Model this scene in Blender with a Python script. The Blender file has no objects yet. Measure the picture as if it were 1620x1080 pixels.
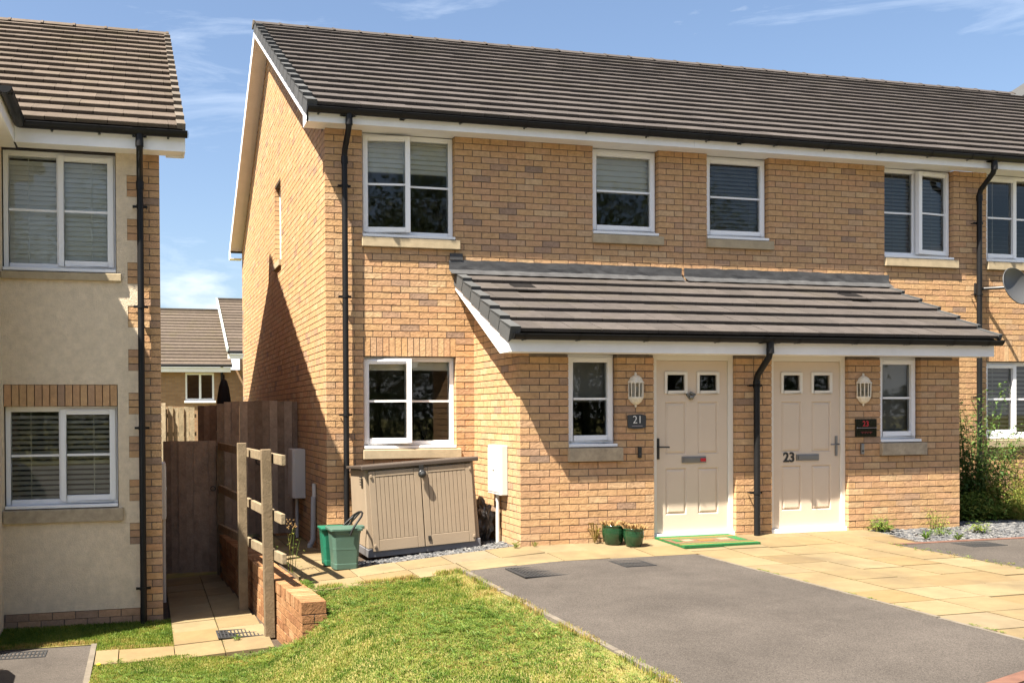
import bpy, bmesh, math, random
import numpy as np
from mathutils import Matrix, Vector
R = math.radians
random.seed(7); rng = np.random.default_rng(7)
S = bpy.context.scene
COL = S.collection

# ------------------------------------------------------------------ camera, sky, sun, exposure
CAMP = Vector((-2.0485, -10.9749, 1.4414)); YAW, PIT, ROLL = .2514, -.0102, -.0064
cd = bpy.data.cameras.new('camera'); cam = bpy.data.objects.new('camera', cd); COL.objects.link(cam)
Fv = Vector((math.sin(YAW)*math.cos(PIT), math.cos(YAW)*math.cos(PIT), math.sin(PIT)))
Rv = Vector((math.cos(YAW), -math.sin(YAW), 0)); Uv = Rv.cross(Fv)
R2 = Rv*math.cos(ROLL)+Uv*math.sin(ROLL); U2 = Uv*math.cos(ROLL)-Rv*math.sin(ROLL)
M = Matrix((R2, U2, -Fv)).transposed().to_4x4(); M.translation = CAMP
cam.matrix_world = M
cd.sensor_width = 36; cd.lens = 1526.13/1620*36
cd.shift_x = (810-618.93)/1620; cd.shift_y = (668.04-540)/1620
cd.clip_start = .05; cd.clip_end = 2000
S.camera = cam

SUN = Vector((.51, .25, -1)).normalized()
EL = math.asin(-SUN.z); AZ = math.atan2(-SUN.x, -SUN.y)
W = bpy.data.worlds.new('World'); S.world = W; W.use_nodes = True
nt = W.node_tree; nt.nodes.clear()
def N(nt, t, **k):
    n = nt.nodes.new(t)
    for a, b in k.items(): setattr(n, a, b)
    return n
out = N(nt, 'ShaderNodeOutputWorld'); bg = N(nt, 'ShaderNodeBackground'); bg.inputs[1].default_value = .053
sky = N(nt, 'ShaderNodeTexSky', sky_type='NISHITA', sun_disc=False)
sky.sun_elevation = EL; sky.sun_rotation = AZ; sky.altitude = 60; sky.air_density = 1.0; sky.dust_density = 2.2; sky.ozone_density = 2.3
tc = N(nt, 'ShaderNodeTexCoord')
mp = N(nt, 'ShaderNodeMapping'); mp.inputs['Scale'].default_value = (1.5, 1.5, 9.0); mp.inputs['Rotation'].default_value = (0, .12, .3)
no = N(nt, 'ShaderNodeTexNoise'); no.inputs['Scale'].default_value = 2.2; no.inputs['Detail'].default_value = 8; no.inputs['Roughness'].default_value = .62; no.inputs['Distortion'].default_value = .6
cr = N(nt, 'ShaderNodeValToRGB'); cr.color_ramp.elements[0].position = .54; cr.color_ramp.elements[1].position = .86
cr.color_ramp.elements[0].color = (0, 0, 0, 1); cr.color_ramp.elements[1].color = (.55, .55, .55, 1)
# a small bank of cumulus low over the houses, north of the camera
mp2 = N(nt, 'ShaderNodeMapping'); mp2.inputs['Scale'].default_value = (4, 4, 11)
no2 = N(nt, 'ShaderNodeTexNoise'); no2.inputs['Scale'].default_value = 1.4; no2.inputs['Detail'].default_value = 7; no2.inputs['Roughness'].default_value = .55
sx = N(nt, 'ShaderNodeSeparateXYZ')
mr = N(nt, 'ShaderNodeMapRange'); mr.inputs[1].default_value = .16; mr.inputs[2].default_value = .08; mr.inputs[3].default_value = 0; mr.inputs[4].default_value = .42
ad = N(nt, 'ShaderNodeMath', operation='ADD')
cr2 = N(nt, 'ShaderNodeValToRGB'); cr2.color_ramp.elements[0].position = .66; cr2.color_ramp.elements[1].position = .86
cr2.color_ramp.elements[0].color = (0, 0, 0, 1); cr2.color_ramp.elements[1].color = (.9, .9, .9, 1)
mx = N(nt, 'ShaderNodeMixRGB'); mx.inputs[2].default_value = (6.0, 6.6, 7.4, 1)
mx2 = N(nt, 'ShaderNodeMixRGB'); mx2.inputs[2].default_value = (6.6, 6.8, 7.0, 1)
L = nt.links.new
L(tc.outputs['Generated'], mp.inputs[0]); L(mp.outputs[0], no.inputs[0]); L(no.outputs[0], cr.inputs[0])
L(tc.outputs['Generated'], mp2.inputs[0]); L(mp2.outputs[0], no2.inputs[0])
L(tc.outputs['Generated'], sx.inputs[0]); L(sx.outputs[2], mr.inputs[0])
L(no2.outputs[0], ad.inputs[0]); L(mr.outputs[0], ad.inputs[1]); L(ad.outputs[0], cr2.inputs[0])
L(sky.outputs[0], mx.inputs[1]); L(cr.outputs[0], mx.inputs[0])
L(mx.outputs[0], mx2.inputs[1]); L(cr2.outputs[0], mx2.inputs[0])
L(mx2.outputs[0], bg.inputs[0]); L(bg.outputs[0], out.inputs[0])
sl = bpy.data.lights.new('sun', 'SUN'); sun = bpy.data.objects.new('sun', sl); COL.objects.link(sun)
sl.energy = 5.0; sl.angle = R(.53); sl.color = (1, .91, .78)
sun.rotation_euler = SUN.to_track_quat('-Z', 'Y').to_euler(); sun.location = (-20, -12, 40)
V = S.view_settings; V.view_transform = 'Standard'; V.look = 'None'; V.gamma = 1; V.use_curve_mapping = False; V.exposure = 2.0
S.cycles.max_bounces = 8; S.cycles.transparent_max_bounces = 24; S.cycles.use_denoising = True

# ------------------------------------------------------------------ materials
def mat(name, col, rough=.7, var=0, vscale=6, bump=0, bscale=60, spec=.3, metal=0, stretch=None, col2=None, detail=6, dirt=None):
    m = bpy.data.materials.new(name); m.use_nodes = True; t = m.node_tree; b = t.nodes['Principled BSDF']
    b.inputs['Base Color'].default_value = (*col, 1); b.inputs['Roughness'].default_value = rough
    b.inputs['Specular IOR Level'].default_value = spec; b.inputs['Metallic'].default_value = metal
    g = N(t, 'ShaderNodeNewGeometry'); src = g.outputs['Position']
    if stretch:
        mm = N(t, 'ShaderNodeMapping'); mm.inputs['Scale'].default_value = stretch; t.links.new(src, mm.inputs[0]); src = mm.outputs[0]
    if var or col2:
        n = N(t, 'ShaderNodeTexNoise'); n.inputs['Scale'].default_value = vscale; n.inputs['Detail'].default_value = detail; n.inputs['Roughness'].default_value = .65
        t.links.new(src, n.inputs[0])
        r = N(t, 'ShaderNodeValToRGB'); r.color_ramp.elements[0].position = .3; r.color_ramp.elements[1].position = .7
        c2 = col2 or tuple(min(1, c*(1+var)) for c in col); c1 = col if col2 else tuple(c*(1-var) for c in col)
        r.color_ramp.elements[0].color = (*c1, 1); r.color_ramp.elements[1].color = (*c2, 1)
        t.links.new(n.outputs[0], r.inputs[0]); t.links.new(r.outputs[0], b.inputs['Base Color'])
    if bump:
        n = N(t, 'ShaderNodeTexNoise'); n.inputs['Scale'].default_value = bscale; n.inputs['Detail'].default_value = 5
        t.links.new(src, n.inputs[0]); bp = N(t, 'ShaderNodeBump'); bp.inputs['Strength'].default_value = bump; bp.inputs['Distance'].default_value = .01
        t.links.new(n.outputs[0], bp.inputs['Height']); t.links.new(bp.outputs[0], b.inputs['Normal'])
    return m
def tinted(name, stops, objcol, rough=.85, bump=.5, bscale=35, vscale=14, vamt=.35, spec=.15, patch=None):
    """colour from a per-piece value (object colour, or the face attribute 'tint') times a fine mottling"""
    m = bpy.data.materials.new(name); m.use_nodes = True; t = m.node_tree; b = t.nodes['Principled BSDF']; l = t.links.new
    b.inputs['Roughness'].default_value = rough; b.inputs['Specular IOR Level'].default_value = spec
    if objcol:
        o = N(t, 'ShaderNodeObjectInfo'); sp = N(t, 'ShaderNodeSeparateColor'); l(o.outputs['Color'], sp.inputs[0]); fac = sp.outputs[0]
    else:
        o = N(t, 'ShaderNodeAttribute', attribute_name='tint'); fac = o.outputs['Fac']
    r = N(t, 'ShaderNodeValToRGB'); e = r.color_ramp.elements; r.color_ramp.interpolation = 'LINEAR'
    while len(e) < len(stops): e.new(.5)
    for i, (p, c) in enumerate(stops): e[i].position = p; e[i].color = (*c, 1)
    l(fac, r.inputs[0])
    g = N(t, 'ShaderNodeNewGeometry'); pos = g.outputs['Position']
    # shift the grain from piece to piece
    off = N(t, 'ShaderNodeVectorMath', operation='SCALE'); cmb = N(t, 'ShaderNodeCombineXYZ'); l(fac, cmb.inputs[0]); l(fac, cmb.inputs[2]); l(cmb.outputs[0], off.inputs[0]); off.inputs['Scale'].default_value = 37
    av = N(t, 'ShaderNodeVectorMath', operation='ADD'); l(pos, av.inputs[0]); l(off.outputs[0], av.inputs[1])
    n = N(t, 'ShaderNodeTexNoise'); n.inputs['Scale'].default_value = vscale; n.inputs['Detail'].default_value = 6; n.inputs['Roughness'].default_value = .7; l(av.outputs[0], n.inputs[0])
    mr = N(t, 'ShaderNodeMapRange'); mr.inputs[1].default_value = .25; mr.inputs[2].default_value = .75; mr.inputs[3].default_value = 1-vamt; mr.inputs[4].default_value = 1+vamt; l(n.outputs[0], mr.inputs[0])
    mu = N(t, 'ShaderNodeVectorMath', operation='SCALE'); l(r.outputs[0], mu.inputs[0]); l(mr.outputs[0], mu.inputs['Scale'])
    src = mu.outputs[0]
    if patch:
        n3 = N(t, 'ShaderNodeTexNoise'); n3.inputs['Scale'].default_value = patch[1]; n3.inputs['Detail'].default_value = 5; n3.inputs['Roughness'].default_value = .6; l(pos, n3.inputs[0])
        m3 = N(t, 'ShaderNodeMapRange'); m3.inputs[1].default_value = patch[2]; m3.inputs[2].default_value = patch[3]; m3.inputs[3].default_value = 0; m3.inputs[4].default_value = patch[4]; l(n3.outputs[0], m3.inputs[0])
        x3 = N(t, 'ShaderNodeMixRGB'); x3.inputs[2].default_value = (*patch[0], 1); l(m3.outputs[0], x3.inputs[0]); l(src, x3.inputs[1]); src = x3.outputs[0]
    l(src, b.inputs['Base Color'])
    n2 = N(t, 'ShaderNodeTexNoise'); n2.inputs['Scale'].default_value = bscale; n2.inputs['Detail'].default_value = 6; n2.inputs['Distortion'].default_value = 1.2; l(av.outputs[0], n2.inputs[0])
    bp = N(t, 'ShaderNodeBump'); bp.inputs['Strength'].default_value = bump; bp.inputs['Distance'].default_value = .012; l(n2.outputs[0], bp.inputs['Height']); l(bp.outputs[0], b.inputs['Normal'])
    return m
BR = [(0, (.27, .185, .13)), (.08, (.36, .23, .145)), (.18, (.445, .265, .14)), (.4, (.455, .278, .138)), (.6, (.475, .30, .155)), (.78, (.465, .27, .145)), (.9, (.44, .283, .165)), (1, (.505, .345, .19))]
TL = [(0, (.057, .050, .046)), (.5, (.064, .056, .0515)), (1, (.072, .063, .058))]
LHT = [(0, (.075, .059, .046)), (.5, (.088, .070, .055)), (1, (.102, .081, .064))]
SLB = [(0, (.160, .116, .059)), (.3, (.177, .135, .073)), (.6, (.192, .152, .086)), (.85, (.172, .122, .058)), (1, (.165, .134, .086))]
MB = {k: (tinted(k+' piece', st, True, **kw), tinted(k, st, False, **kw)) for k, st, kw in [
    ('brick', BR, dict(bump=.55, bscale=26, vamt=.24, patch=((.30, .21, .15), .75, .52, .8, .26))),
    ('roof tile', TL, dict(bump=.35, bscale=40, vamt=.22, vscale=7, patch=((.06, .052, .03), 1.3, .55, .8, .4))),
    ('weathered roof tile', LHT, dict(bump=.35, bscale=40, vamt=.25, vscale=7, patch=((.085, .072, .035), 1.6, .5, .8, .45))),
    ('paving slab', SLB, dict(bump=.12, bscale=20, vamt=.14, vscale=5, rough=.9, patch=((.095, .073, .046), 1.3, .48, .74, .7))),
    ('weathered timber', [(0, (.15, .112, .07)), (1, (.225, .178, .115))], dict(bump=.4, bscale=30, vamt=.3, vscale=9)),
    ('dark timber', [(0, (.19, .135, .094)), (.5, (.285, .208, .15)), (1, (.37, .285, .212))], dict(bump=.4, bscale=25, vamt=.35, vscale=8)),
    ('pale timber', [(0, (.34, .28, .18)), (1, (.44, .37, .255))], dict(bump=.35, bscale=25, vamt=.3, vscale=8)),
    ('old brick', [(0, (.20, .095, .045)), (.5, (.27, .14, .065)), (1, (.32, .185, .095))], dict(bump=.7, bscale=26)),
    ('verge cap', [(0, (.060, .062, .063)), (1, (.078, .080, .081))], dict(bump=.1, vamt=.12, vscale=5)),
    ('pale verge', [(0, (.105, .09, .072)), (1, (.14, .12, .098))], dict(bump=.2, vamt=.2, vscale=8)),
]}
mortar = mat('mortar', (.15, .118, .09), .95, var=.3, vscale=9, bump=.4, bscale=90)
upvc = mat('white window plastic', (.80, .80, .80), .28, spec=.5)
paint = mat('white painted board', (.81, .81, .81), .45, var=.07, vscale=2.5, spec=.4)
blackp = mat('black plastic', (.010, .010, .0105), .45, spec=.22, var=.2, vscale=5)
render_m = mat('cream roughcast', (.63, .525, .385), .95, var=.12, vscale=14, bump=.75, bscale=85)
stone = mat('buff cast stone', (.37, .30, .195), .9, var=.14, vscale=9, bump=.15, bscale=70)
dirtystone = mat('grimy stone', (.27, .22, .155), .95, col2=(.44, .36, .25), vscale=11, bump=.3, bscale=50)
lead = mat('lead flashing', (.042, .042, .044), .6, col2=(.075, .077, .08), vscale=7, metal=.1, spec=.3, bump=.2, bscale=9, stretch=(1, 1, 2.5))
dark = mat('dark interior', (.055, .048, .04), .9)
roomw = mat('room wall', (.36, .32, .27), .9)
blindm = mat('cream blind', (.80, .76, .66), .7)
gblind = mat('grey blind', (.24, .23, .215), .75)
wblind = mat('pale slatted blind', (.85, .84, .80), .6)
tblind = mat('beige slatted blind', (.70, .63, .51), .6)
doorm = mat('cream door', (.60, .50, .39), .42, var=.03, vscale=3, spec=.4)
framew = mat('ivory frame', (.70, .66, .58), .4, spec=.4)
chrome = mat('chrome', (.26, .26, .27), .3, metal=1)
blackm = mat('black metal', (.02, .02, .02), .35, spec=.5)
slate = mat('slate plaque', (.045, .048, .05), .6, bump=.3, bscale=50)
blackg = mat('black glass', (.006, .006, .006), .08, spec=.6)
redp = mat('red lettering', (.45, .02, .03), .5)
whitep = mat('white lettering', (.75, .75, .72), .6)
greyp = mat('grey lettering', (.25, .22, .22), .6)
cement = mat('concrete edging', (.125, .108, .085), .95, var=.2, vscale=8, bump=.3, bscale=60)
conduit = mat('grey conduit', (.32, .33, .34), .5)
mbox = mat('white meter box', (.52, .51, .48), .5)
shedm = mat('beige resin', (.285, .225, .16), .55, var=.05, vscale=4, bump=.06, bscale=120)
shedlid = mat('brown resin lid', (.06, .047, .038), .5, bump=.05)
shedgrey = mat('grey resin base', (.13, .13, .14), .55)
groove = mat('brown groove', (.17, .13, .092), .8)
bing = mat('pale green plastic', (.062, .118, .090), .42, var=.1, vscale=6, spec=.4)
bind = mat('dark green plastic', (.012, .12, .07), .45, spec=.4)
glaze = mat('green glaze', (.010, .040, .016), .12, var=.3, vscale=12, spec=.6)
drystem = mat('dry plant', (.30, .185, .075), .9, var=.3, vscale=30)
soil = mat('soil', (.055, .04, .028), 1, var=.3, vscale=20, bump=.5)
bagm = mat('grey plastic sheet', (.085, .076, .068), .35, spec=.5, bump=.3, bscale=20)
grate = mat('drain grating', (.03, .031, .033), .6)
brickedge = mat('brick edging strip', (.12, .06, .042), .9, var=.2, vscale=12, bump=.3)
parasolm = mat('black canvas', (.012, .012, .014), .8)
dishm = mat('grey dish', (.06, .062, .064), .45, spec=.4)
whitelamp = mat('white lantern metal', (.70, .64, .52), .45, var=.12, vscale=20)
def tarmac(name, c):
    m = mat(name, c, .92, spec=.2); t = m.node_tree; b = t.nodes['Principled BSDF']; l = t.links.new
    g = N(t, 'ShaderNodeNewGeometry')
    v = N(t, 'ShaderNodeTexVoronoi'); v.inputs['Scale'].default_value = 210; l(g.outputs[0], v.inputs[0])
    n = N(t, 'ShaderNodeTexNoise'); n.inputs['Scale'].default_value = 1.1; n.inputs['Detail'].default_value = 8; n.inputs['Roughness'].default_value = .7; l(g.outputs[0], n.inputs[0])
    sep = N(t, 'ShaderNodeSeparateColor'); l(v.outputs['Color'], sep.inputs[0])
    a = N(t, 'ShaderNodeMapRange'); a.inputs[3].default_value = .62; a.inputs[4].default_value = 1.45; l(sep.outputs[0], a.inputs[0])
    b2 = N(t, 'ShaderNodeMapRange'); b2.inputs[1].default_value = .3; b2.inputs[2].default_value = .7; b2.inputs[3].default_value = .70; b2.inputs[4].default_value = 1.18; l(n.outputs[0], b2.inputs[0])
    mm = N(t, 'ShaderNodeMath', operation='MULTIPLY'); l(a.outputs[0], mm.inputs[0]); l(b2.outputs[0], mm.inputs[1])
    s = N(t, 'ShaderNodeVectorMath', operation='SCALE'); s.inputs[0].default_value = c; l(mm.outputs[0], s.inputs['Scale']); l(s.outputs[0], b.inputs['Base Color'])
    bp = N(t, 'ShaderNodeBump'); bp.inputs['Strength'].default_value = .5; bp.inputs['Distance'].default_value = .006; l(sep.outputs[1], bp.inputs['Height']); l(bp.outputs[0], b.inputs['Normal'])
    return m
tar = tarmac('tarmac', (.066, .0575, .050)); roadm = tarmac('road tarmac', (.14, .13, .115))
def glassmat(name, ior, tr):
    m = bpy.data.materials.new(name); m.use_nodes = True; t = m.node_tree; t.nodes.clear(); l = t.links.new
    o = N(t, 'ShaderNodeOutputMaterial'); f = N(t, 'ShaderNodeFresnel'); f.inputs[0].default_value = ior
    T = N(t, 'ShaderNodeBsdfTransparent'); T.inputs[0].default_value = (*tr, 1); G = N(t, 'ShaderNodeBsdfGlossy'); G.inputs['Roughness'].default_value = .02
    n = N(t, 'ShaderNodeTexNoise'); n.inputs['Scale'].default_value = 1.6; g = N(t, 'ShaderNodeNewGeometry'); l(g.outputs[0], n.inputs[0])
    bp = N(t, 'ShaderNodeBump'); bp.inputs['Strength'].default_value = .02; bp.inputs['Distance'].default_value = .03; l(n.outputs[0], bp.inputs['Height']); l(bp.outputs[0], G.inputs['Normal'])
    x = N(t, 'ShaderNodeMixShader'); l(f.outputs[0], x.inputs[0]); l(T.outputs[0], x.inputs[1]); l(G.outputs[0], x.inputs[2]); l(x.outputs[0], o.inputs[0])
    return m
glass = glassmat('window glass', 1.62, (.90, .93, .91)); lampglass = glassmat('lantern glass', 1.5, (.75, .72, .66))
def leafmat(name, stops, trans=.3, big=None):
    m = bpy.data.materials.new(name); m.use_nodes = True; t = m.node_tree; b = t.nodes['Principled BSDF']; l = t.links.new
    a = N(t, 'ShaderNodeAttribute', attribute_name='tint'); r = N(t, 'ShaderNodeValToRGB'); e = r.color_ramp.elements
    while len(e) < len(stops): e.new(.5)
    for i, (p, c) in enumerate(stops): e[i].position = p; e[i].color = (*c, 1)
    fac = a.outputs['Fac']
    if big:
        g = N(t, 'ShaderNodeNewGeometry'); n = N(t, 'ShaderNodeTexNoise'); n.inputs['Scale'].default_value = big[0]; n.inputs['Detail'].default_value = 5; n.inputs['Roughness'].default_value = .65; l(g.outputs[0], n.inputs[0])
        mr = N(t, 'ShaderNodeMapRange'); mr.inputs[1].default_value = .3; mr.inputs[2].default_value = .7; mr.inputs[3].default_value = -big[1]; mr.inputs[4].default_value = big[1]; l(n.outputs[0], mr.inputs[0])
        ad = N(t, 'ShaderNodeMath', operation='ADD'); ad.use_clamp = True; l(fac, ad.inputs[0]); l(mr.outputs[0], ad.inputs[1]); fac = ad.outputs[0]
    l(fac, r.inputs[0]); l(r.outputs[0], b.inputs['Base Color']); b.inputs['Roughness'].default_value = .55; b.inputs['Specular IOR Level'].default_value = .25
    if trans:
        o = t.nodes['Material Output']; T = N(t, 'ShaderNodeBsdfTranslucent'); l(r.outputs[0], T.inputs[0]); x = N(t, 'ShaderNodeMixShader'); x.inputs[0].default_value = trans
        l(b.outputs[0], x.inputs[1]); l(T.outputs[0], x.inputs[2]); l(x.outputs[0], o.inputs[0])
    return m
grassm = leafmat('grass blades', [(0, (.045, .095, .010)), (.33, (.10, .165, .018)), (.6, (.175, .215, .03)), (.8, (.275, .24, .055)), (1, (.34, .235, .088))], .35, (2.6, .40))
leafm = leafmat('shrub leaves', [(0, (.035, .075, .016)), (.5, (.08, .14, .03)), (1, (.18, .24, .065))], .3)
weedm = leafmat('weed leaves', [(0, (.07, .14, .02)), (.6, (.17, .23, .04)), (.85, (.28, .26, .055)), (1, (.30, .20, .075))], .35)
treem = leafmat('tree leaves', [(0, (.025, .05, .012)), (1, (.09, .13, .035))], .25)
turf = mat('turf soil', (.10, .115, .025), 1, col2=(.22, .18, .065), vscale=3.5, bump=.5)
def gravelmat():
    m = leafmat('slate chippings', [(0, (.045, .048, .053)), (.6, (.09, .093, .098)), (1, (.19, .185, .175))], 0); return m
gravelm = gravelmat()
def far_brick():
    m = mat('far brick', (.4, .25, .13), .9); t = m.node_tree; b = t.nodes['Principled BSDF']; l = t.links.new
    g = N(t, 'ShaderNodeNewGeometry'); sp = N(t, 'ShaderNodeSeparateXYZ'); cb = N(t, 'ShaderNodeCombineXYZ'); l(g.outputs[0], sp.inputs[0]); l(sp.outputs[0], cb.inputs[0]); l(sp.outputs[2], cb.inputs[1])
    k = N(t, 'ShaderNodeTexBrick'); k.inputs['Scale'].default_value = 1; k.inputs['Brick Width'].default_value = .225; k.inputs['Row Height'].default_value = .075; k.inputs['Mortar Size'].default_value = .006
    k.inputs['Color1'].default_value = (.25, .145, .078, 1); k.inputs['Color2'].default_value = (.31, .19, .105, 1); k.inputs['Mortar'].default_value = (.2, .16, .12, 1)
    l(cb.outputs[0], k.inputs[0]); l(k.outputs[0], b.inputs['Base Color']); return m
farbrick = far_brick()

# ------------------------------------------------------------------ helpers
def rootloc(p):
    v = Vector((0, 0, 0))
    while p: v += p.location; p = p.parent
    return v
def link(o, parent=None, label=None, cat=None, group=None, kind=None):
    COL.objects.link(o)
    if parent: o.parent = parent
    if label: o['label'] = label
    if cat: o['category'] = cat
    if group: o['group'] = group
    if kind: o['kind'] = kind
    return o
def thing(name, label, cat, loc=(0, 0, 0), group=None, rot=(0, 0, 0), kind=None):
    o = bpy.data.objects.new(name, None); o.empty_display_size = .2; o.location = loc; o.rotation_euler = rot
    return link(o, None, label, cat, group, kind)
class B:
    """collects faces in world coordinates (or the parent's, when local=True) and links them as ONE mesh object"""
    def __init__(s): s.v = []; s.f = []; s.t = []; s.sm = []
    def add(s, vs, fs, tint=None, smooth=False):
        n = len(s.v); s.v += [tuple(p) for p in vs]; s.f += [tuple(i+n for i in f) for f in fs]
        s.t += [random.random() if tint is None else tint]*len(fs); s.sm += [smooth]*len(fs); return s
    def box(s, x0, x1, y0, y1, z0, z1, tint=None):
        return s.add([(x0, y0, z0), (x1, y0, z0), (x1, y1, z0), (x0, y1, z0), (x0, y0, z1), (x1, y0, z1), (x1, y1, z1), (x0, y1, z1)],
                     [(0, 3, 2, 1), (4, 5, 6, 7), (0, 1, 5, 4), (1, 2, 6, 5), (2, 3, 7, 6), (3, 0, 4, 7)], tint)
    def mbox(s, M, x0, x1, y0, y1, z0, z1, tint=None):
        c = B().box(x0, x1, y0, y1, z0, z1); return s.add([M @ Vector(p) for p in c.v], c.f, tint)
    def prism(s, poly, a, b, axis='x', tint=None):
        """polygon in the plane across axis, extruded from a to b"""
        n = len(poly)
        P = {'x': lambda u, w, t: (t, u, w), 'y': lambda u, w, t: (u, t, w), 'z': lambda u, w, t: (u, w, t)}[axis]
        vs = [P(u, w, a) for u, w in poly]+[P(u, w, b) for u, w in poly]
        fs = [tuple(range(n)), tuple(range(2*n-1, n-1, -1))]+[(i, i+n, (i+1) % n+n, (i+1) % n) for i in range(n)]
        return s.add(vs, fs, tint)
    def tube(s, path, r, seg=10, cap=True, tint=None):
        path = [Vector(p) for p in path]; rr = r if isinstance(r, (list, tuple)) else [r]*len(path)
        vs = []; up = None
        for i, p in enumerate(path):
            d = (path[min(i+1, len(path)-1)]-path[max(i-1, 0)]).normalized()
            if up is None: up = Vector((0, 0, 1)) if abs(d.z) < .9 else Vector((1, 0, 0))
            a = d.cross(up).normalized(); up = a.cross(d).normalized()
            vs += [p+(a*math.cos(2*math.pi*k/seg)+up*math.sin(2*math.pi*k/seg))*rr[i] for k in range(seg)]
        fs = [(i*seg+k, i*seg+(k+1) % seg, (i+1)*seg+(k+1) % seg, (i+1)*seg+k) for i in range(len(path)-1) for k in range(seg)]
        s.add(vs, fs, tint, True)
        if cap: s.add(vs[:seg], [tuple(range(seg-1, -1, -1))], tint); s.add(vs[-seg:], [tuple(range(seg))], tint)
        return s
    def lathe(s, prof, c, seg=20, tint=None, axis='z'):
        vs = []
        for r, h in prof:
            for k in range(seg):
                a = 2*math.pi*k/seg; vs.append((c[0]+r*math.cos(a), c[1]+r*math.sin(a), c[2]+h) if axis == 'z' else (c[0]+r*math.cos(a), c[1]+h, c[2]+r*math.sin(a)))
        fs = [(i*seg+k, i*seg+(k+1) % seg, (i+1)*seg+(k+1) % seg, (i+1)*seg+k) for i in range(len(prof)-1) for k in range(seg)]
        return s.add(vs, fs, tint, True)
    def build(s, name, m, parent=None, kind=None, local=False, bevel=0, origin=None, label=None, cat=None, group=None):
        me = bpy.data.meshes.new(name); off = Vector((0, 0, 0))
        if parent and not local: off = rootloc(parent)
        if origin: off = Vector(origin)
        me.from_pydata([(a-off.x, b-off.y, c-off.z) for a, b, c in s.v], [], s.f)
        me.materials.append(m)
        at = me.attributes.new('tint', 'FLOAT', 'FACE'); at.data.foreach_set('value', s.t)
        me.polygons.foreach_set('use_smooth', s.sm); me.update()
        if bevel:
            bm = bmesh.new(); bm.from_mesh(me); bmesh.ops.remove_doubles(bm, verts=bm.verts, dist=1e-5)
            bmesh.ops.recalc_face_normals(bm, faces=bm.faces)
            eg = [e for e in bm.edges if len(e.link_faces) == 2 and e.calc_face_angle(0) > .6]
            bmesh.ops.bevel(bm, geom=eg, offset=bevel, segments=2, profile=.5, affect='EDGES'); bm.to_mesh(me); bm.free()
        o = bpy.data.objects.new(name, me)
        if origin: o.location = off
        return link(o, parent, label, cat, group, kind)
MESH = {}
def boxmesh(key, m, rough=.002):
    k = ('box', key, m.name)
    if k not in MESH:
        lx, ly, lz = key; b = B().box(-lx/2, lx/2, -ly/2, ly/2, -lz/2, lz/2)
        me = bpy.data.meshes.new('piece'); me.from_pydata(b.v, [], b.f); me.materials.append(m); MESH[k] = me
    return MESH[k]
def projsize(c, w, h):
    d = Vector(c)-CAMP; D = d.dot(Fv)
    if D < .2: return 0
    px = 618.93+1526.13*d.dot(R2)/D; py = 668.04-1526.13*d.dot(U2)/D
    if not (-10 < px < 1630 and -10 < py < 1090): return 0
    return w*h/D/D
class Pieces:
    """bricks or tiles of one thing: the 300 that show largest become objects, the rest one joined part"""
    def __init__(s, name, rest, mkey): s.name, s.rest, s.mk = name, rest, mkey; s.L = []; s.extra = B()
    def box(s, x0, x1, y0, y1, z0, z1, tint=None, show=1):
        c = ((x0+x1)/2, (y0+y1)/2, (z0+z1)/2); d = (round(x1-x0, 4), round(y1-y0, 4), round(z1-z0, 4))
        w = sorted(d)[1:]; s.L.append((projsize(c, *w)*show, 'b', d, Matrix.Translation(c), random.random() if tint is None else tint))
    def shape(s, me_key, verts, faces, M, size, tint=None):
        s.L.append((projsize(M.translation, size, size), 's', (me_key, verts, faces), M, random.random() if tint is None else tint))
    def finish(s, parent, limit=300):
        mo, ms = MB[s.mk]; s.L.sort(key=lambda t: -t[0]); L0 = rootloc(parent)
        for i, (sz, ty, d, M, t) in enumerate(s.L):
            if i < limit and sz > 0:
                if ty == 'b': me = boxmesh(d, mo)
                else:
                    k = ('s', d[0], mo.name)
                    if k not in MESH:
                        me = bpy.data.meshes.new(s.name); me.from_pydata(d[1], [], d[2]); me.materials.append(mo); MESH[k] = me
                    me = MESH[k]
                o = bpy.data.objects.new(s.name, me); M2 = M.copy(); M2.translation = M.translation-L0
                o.matrix_local = M2; o.color = (t, t, t, 1); link(o, parent)
            elif ty == 'b':
                c = B().box(-d[0]/2, d[0]/2, -d[1]/2, d[1]/2, -d[2]/2, d[2]/2); s.extra.add([M @ Vector(p) for p in c.v], c.f, t)
            else: s.extra.add([M @ Vector(p) for p in d[1]], d[2], t)
        if s.extra.f: s.extra.build(s.rest, ms, parent, kind='stuff')
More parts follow.
